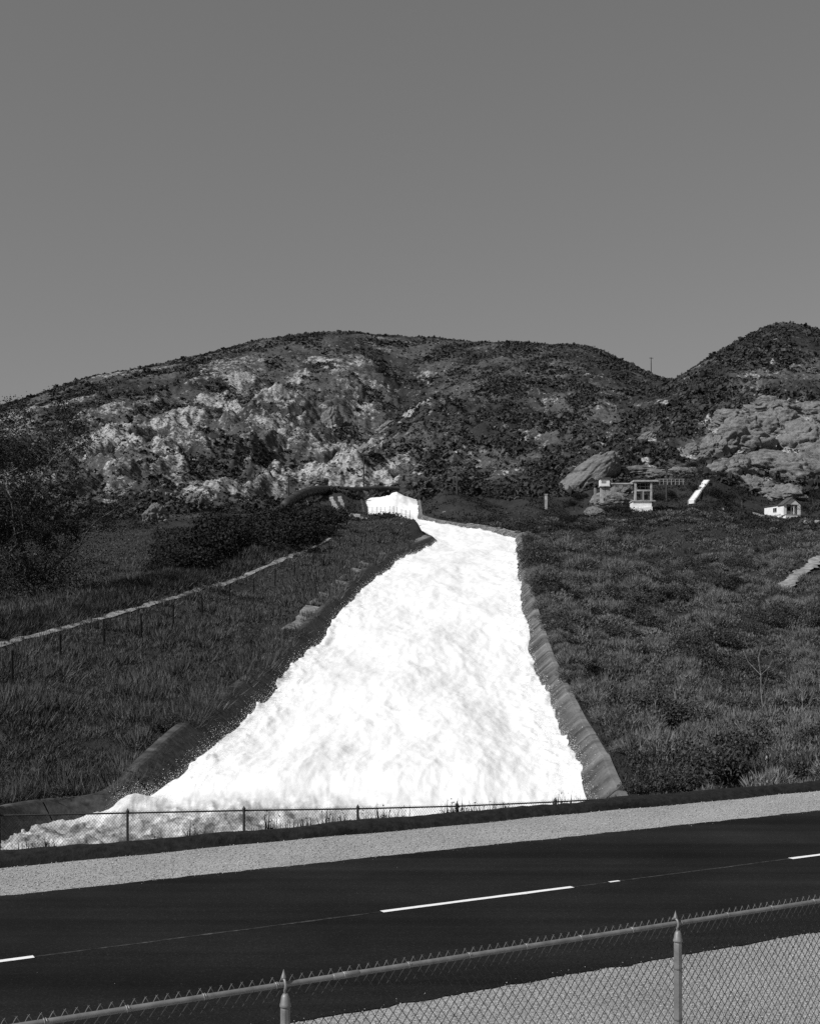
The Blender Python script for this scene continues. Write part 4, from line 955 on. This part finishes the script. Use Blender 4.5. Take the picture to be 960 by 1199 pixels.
# concrete gate pillar on the crest
p = hit(639, 598, 240, 340); o = empty('gate_pillar', p); tag(o, 'pale concrete pillar standing on the crest left of the smooth rock slab', 'pillar')
MB().box((0, 0, 1.7), (.62, .7, 4.2)).build('shaft', 'pale_concrete', o); MB().box((0, 0, 3.95), (.8, .85, .3)).build('capstone', 'grey_concrete', o)
MB().box((-.35, .2, 2.6), (.12, .3, 6.0)).build('steel_post', 'dark_steel', o)

# ------------------------------------------------------------------ white house
p = hit(917, 607, 240, 320); o = empty('white_house', p + Vector((0, 0, .8)), math.radians(15)); tag(o, 'small white gabled house with a dark front porch on the hillside', 'house')
Wd, Ln, Hh, Pk = 4.6, 8.5, 2.6, 4.3       # gable width, length, eave and ridge heights above the floor; front left corner at the origin
m = MB()
m.box((Wd / 2, Ln / 2 + .6, -.2), (Wd, Ln - 1.2, 1.2)); m.box((.07, Ln / 2, Hh / 2), (.14, Ln, Hh)); m.box((Wd - .07, Ln / 2, Hh / 2), (.14, Ln, Hh)); m.box((Wd / 2, Ln - .07, Hh / 2), (Wd - .3, .14, Hh))
m.box((.45, .07, Hh / 2), (.6, .14, Hh)); m.box((Wd - .45, .07, Hh / 2), (.6, .14, Hh)); m.box((Wd / 2, 1.5, Hh / 2), (Wd - .3, .14, Hh))
m.build('wall', 'white_paint', o)
for y in (.0, 2.2): MB().prism([(.0, y, Hh), (Wd, y, Hh), (Wd / 2, y, Pk)], (0, 0, 0), (0, .12, 0)).build('gable', 'white_paint', o)
m = MB(); t = .12; ov = .3
for s_ in (0, 1):
    x0 = -ov if s_ == 0 else Wd + ov; z0 = Hh - ov * (Pk - Hh) / (Wd / 2) + .03
    m.prism([(x0, -ov, z0), (Wd / 2, -ov, Pk + .03), (Wd / 2, -ov, Pk + .03 + t), (x0, -ov, z0 + t)], (0, 0, 0), (0, 2.4 + ov, 0))
m.box((Wd / 2, Ln / 2 + 1.2, Hh + .09), (Wd + .5, Ln - 2.0, .14), (.02, 0, 0))
m.build('roof', 'roofing', o)
MB().box((Wd / 2, .12, Hh - .12), (Wd - 1.5, .2, .22)).build('porch_beam', 'roofing', o)
MB().box((Wd / 2, .5, .12), (Wd - .3, 1.9, .16)).build('porch_floor', 'pale_concrete', o)
MB().box((Wd / 2, .2, -.45), (Wd - .6, 1.2, 1.0)).build('porch_base', 'white_paint', o)
MB().box((Wd * .62, .14, 1.3), (.13, .13, 2.3)).build('porch_post', 'white_paint', o)
m = MB(); m.box((Wd * .36, .1, 1.0), (1.5, .05, .06))
for x in np.arange(.9, 2.4, .2): m.box((x, .1, .6), (.04, .04, .8))
m.build('porch_railing', 'grey_concrete', o)
d_ = MB().box((Wd * .5, 1.41, 1.2), (.95, .06, 2.05)).build('door', 'dark_opening', o); MB().lathe((Wd * .5 + .35, 1.36, 1.15), [(.02, 0), (.04, .02), (.02, .05)], 6).build('handle', 'insulator', d_)
for x in (.85, 3.5): MB().box((x, 1.41, 1.5), (.6, .05, .95)).build('window', 'dark_opening', o)
for y in (3.4,):
    w_ = MB().box((-.02, y + .4, 1.55), (.05, 1.5, 1.0)).build('window', 'dark_opening', o)
    m = MB(); m.box((-.05, y + .4, 2.08), (.06, 1.64, .08)); m.box((-.05, y + .4, 1.01), (.08, 1.7, .08)); m.box((-.05, y + .4, 1.55), (.05, .05, 1.0)); m.build('frame', 'white_paint', w_)
for px, py, L_, r_ in ((945, 613, 1.4, 8), (958, 613, 1.6, -6)):
    p = hit(px, py, 230, 320); m = MB()
    m.box((0, 0, .25), (L_, .8, .9), (.05, .08, math.radians(r_))); m.box((L_ * .55, .1, .12), (L_ * .5, .6, .6), (-.06, .1, .4))
    o = m.build('concrete_block', 'pale_concrete'); o.location = p; tag(o, 'pale broken concrete block below the house, %s' % ('left of a longer one' if px < 950 else 'at the right edge of the view'), 'block')
# low terrace wall left of the house
A_ = [hit(q, r_, 240, 330) for q, r_ in ((846, 597), (862, 599), (880, 602), (893, 606))]
m = MB()
for u_, v_ in zip(A_[:-1], A_[1:]):
    dd_ = v_ - u_; m.box(tuple((u_ + v_) / 2 - A_[0] + Vector((0, 0, .1))), (math.hypot(dd_.x, dd_.y), .5, .8), (0, -math.atan2(dd_.z, math.hypot(dd_.x, dd_.y)), math.atan2(dd_.y, dd_.x)))
o = m.build('stone_wall', 'grey_concrete'); o.location = A_[0]; tag(o, 'low pale stone wall along the track left of the white house', 'wall')

# ------------------------------------------------------------------ rock masses
from mathutils import noise as mn
def boulder_mesh(seed, sub=6, cv=1.0):
    bm = bmesh.new(); bmesh.ops.create_icosphere(bm, subdivisions=sub, radius=1)
    off = Vector((seed * 3.7, seed * 1.3, seed * 2.1))
    for v in bm.verts:
        p = v.co.copy(); wp = p + .25 * Vector((mn.noise(p * 2 + off), mn.noise(p * 2.1 - off), mn.noise(p * 1.9 + off * 2)))
        n_ = mn.fractal(p * 1.3 + off, .9, 2.1, 7) * .26
        D = mn.voronoi(Vector((wp.x * 1.5, wp.y * 1.5, wp.z * 1.9)) + off)[0]; cr = min(1, (D[1] - D[0]) / .22)
        D2 = mn.voronoi(Vector((wp.x * 4, wp.y * 4, wp.z * 6)) - off)[0]; cr2 = min(1, (D2[1] - D2[0]) / .25)
        v.co = p * (.86 + n_ * (.4 + .6 * cv) + .16 * (1 - cv + cr * cv) + .05 * (1 - cv + cr2 * cv))
    me_ = bpy.data.meshes.new('rock'); bm.to_mesh(me_); bm.free(); me_.polygons.foreach_set('use_smooth', [True] * len(me_.polygons)); me_.materials.append(MATS['sandstone']); return me_
RM = [boulder_mesh(i) for i in range(6)]
SLAB = boulder_mesh(9, 6, .35)
def rock(px, py, rx, ry, label, rot=(0, 0, 0), y0=250, sink=.25, group=None, dr=.8, mesh=None):
    p = hit(px, py, y0); k_ = p.y / F
    o = bpy.data.objects.new('rock_outcrop', mesh or RM[rock.n % 6]); rock.n += 1; COL.objects.link(o)
    o.scale = (rx * k_, rx * k_ * dr, ry * k_); o.location = p + Vector((0, rx * k_ * dr * sink, 0)); o.rotation_euler = rot
    tag(o, label, 'rock', group)
rock.n = 0
rock(184, 608, 15, 17, 'large pale boulder standing alone at the foot of the left mountain', (.1, 0, .6))
rock(230, 592, 13, 16, 'pale pointed rock just right of the lone boulder', (.2, .3, 1), )
rock(686, 566, 52, 20, 'big smooth pale rock slab sloping down left of the concrete structure', (0, -.72, 0), dr=.5, mesh=SLAB)
rock(770, 560, 22, 10, 'pale rock bank right behind the roof of the concrete structure', (0, .2, .4), mesh=SLAB)
rock(716, 590, 24, 13, 'pale rock under the raised hut', (0, .2, .5), mesh=SLAB, sink=.1)
rock(698, 604, 14, 9, 'pale rock below the hut at the edge of the brush', (0, .5, .2), mesh=SLAB, sink=.1)
rock(742, 556, 36, 9, 'long pale rock shelf above the concrete structure', (0, .05, .1), mesh=SLAB, sink=.1)
rock(797, 557, 18, 9, 'pale rock shelf behind the top of the concrete steps', (0, .1, .6), mesh=SLAB, sink=.1)
rock(730, 578, 18, 10, 'pale rock between the hut and the concrete structure', (0, -.3, .9))
rock(757, 515, 14, 8, 'small pale rock band high above the concrete structure', (0, -.5, .3))
rock(388, 498, 12, 22, 'tall rounded pale rock on the left mountain by the canyon', (0, .1, .3))
rock(452, 502, 14, 7, 'pale rock rib on the spur left of centre, upper piece', (0, -.7, .2))
rock(425, 530, 16, 7, 'pale rock rib on the spur left of centre, lower piece', (0, -.7, .8))
rock(376, 566, 14, 7, 'pale rounded rock behind the bend of the pipeline', (0, .0, .8))
G_R = 'weathered sandstone masses of the right cliff'
for q in ((872, 520, 38, 30, .2), (914, 504, 38, 30, .9), (946, 524, 36, 34, 1.7), (900, 552, 46, 28, 2.5), (938, 560, 40, 30, 3.1), (858, 556, 30, 22, .5), (838, 532, 20, 22, 1.2), (866, 494, 30, 16, 2.2), (908, 482, 30, 16, 2.9), (952, 490, 30, 22, .4), (925, 582, 36, 16, 1.1), (972, 548, 34, 36, 2.0), (885, 574, 28, 16, 1.5), (815, 530, 13, 12, 2.4)):
    rock(*q[:4], 'weathered rounded sandstone mass of the cliff above the white house', (.15, -.15, q[4]), 300, .55, G_R)
# marker posts at the foot of the right slope
for px, pt_, py, lb in ((897, 885, 909, 'taller white marker post in the brush at the foot of the right slope'), (882, 902, 909, 'shorter white marker post in the brush left of a taller one'), (866, 918, 924, 'tiny white marker stake near the kerb below the right slope')):
    Y_ = 46; X_ = (px - CX) / F * Y_; zt, zb = CAMZ - (pt_ - HY) / F * Y_, tz(X_, Y_)
    if zb > zt - .3: zb = zt - .5
    o = MB().lathe((0, 0, 0), [(.045, -.2), (.045, zt - zb - .06), (.03, zt - zb), (.005, zt - zb + .01)], 8).build('marker_post', 'pale_concrete'); o.location = (X_, Y_, zb); tag(o, lb, 'marker post')

# ------------------------------------------------------------------ camera, sky, sun
cam = bpy.data.cameras.new('camera'); co = bpy.data.objects.new('camera', cam); COL.objects.link(co); S.camera = co
co.location = (0, 0, CAMZ); co.rotation_euler = (math.radians(90), 0, 0)
cam.sensor_fit = 'VERTICAL'; cam.sensor_height = 100; cam.sensor_width = 80; cam.lens = 100 * F / 1199
cam.shift_y = (HY - 599.5) / 1199; cam.clip_start = .1; cam.clip_end = 8000
SUN_EL = math.radians(41); SUN_AZ = math.radians(-124)        # azimuth from +Y towards +X: the sun stands behind the viewer's left shoulder
sun = bpy.data.lights.new('sun', 'SUN'); so = bpy.data.objects.new('sun', sun); COL.objects.link(so)
sun.energy = 4.6; sun.angle = math.radians(.5); sun.color = (1, 1, 1)
sd_ = Vector((math.cos(SUN_EL) * math.sin(SUN_AZ), math.cos(SUN_EL) * math.cos(SUN_AZ), math.sin(SUN_EL)))
so.rotation_euler = sd_.to_track_quat('Z', 'Y').to_euler(); so.location = sd_ * 300
w = bpy.data.worlds.new('World'); S.world = w; w.use_nodes = True; nt = w.node_tree
sky = nt.nodes.new('ShaderNodeTexSky'); sky.sky_type = 'NISHITA'; sky.sun_disc = False
sky.sun_elevation = SUN_EL; sky.sun_rotation = SUN_AZ; sky.air_density = 1.0; sky.dust_density = .4; sky.altitude = 400
bw = nt.nodes.new('ShaderNodeRGBToBW'); nt.links.new(sky.outputs[0], bw.inputs[0])      # black-and-white film
cb = nt.nodes.new('ShaderNodeMath'); cb.operation = 'POWER'; cb.inputs[1].default_value = .55; nt.links.new(bw.outputs[0], cb.inputs[0])
nt.links.new(cb.outputs[0], nt.nodes['Background'].inputs['Color']); nt.nodes['Background'].inputs['Strength'].default_value = .125
S.view_settings.view_transform = 'Standard'; S.view_settings.look = 'None'; S.view_settings.exposure = 0; S.view_settings.gamma = 1
S.cycles.use_denoising = False
S.cycles.max_bounces = 4; S.cycles.diffuse_bounces = 2
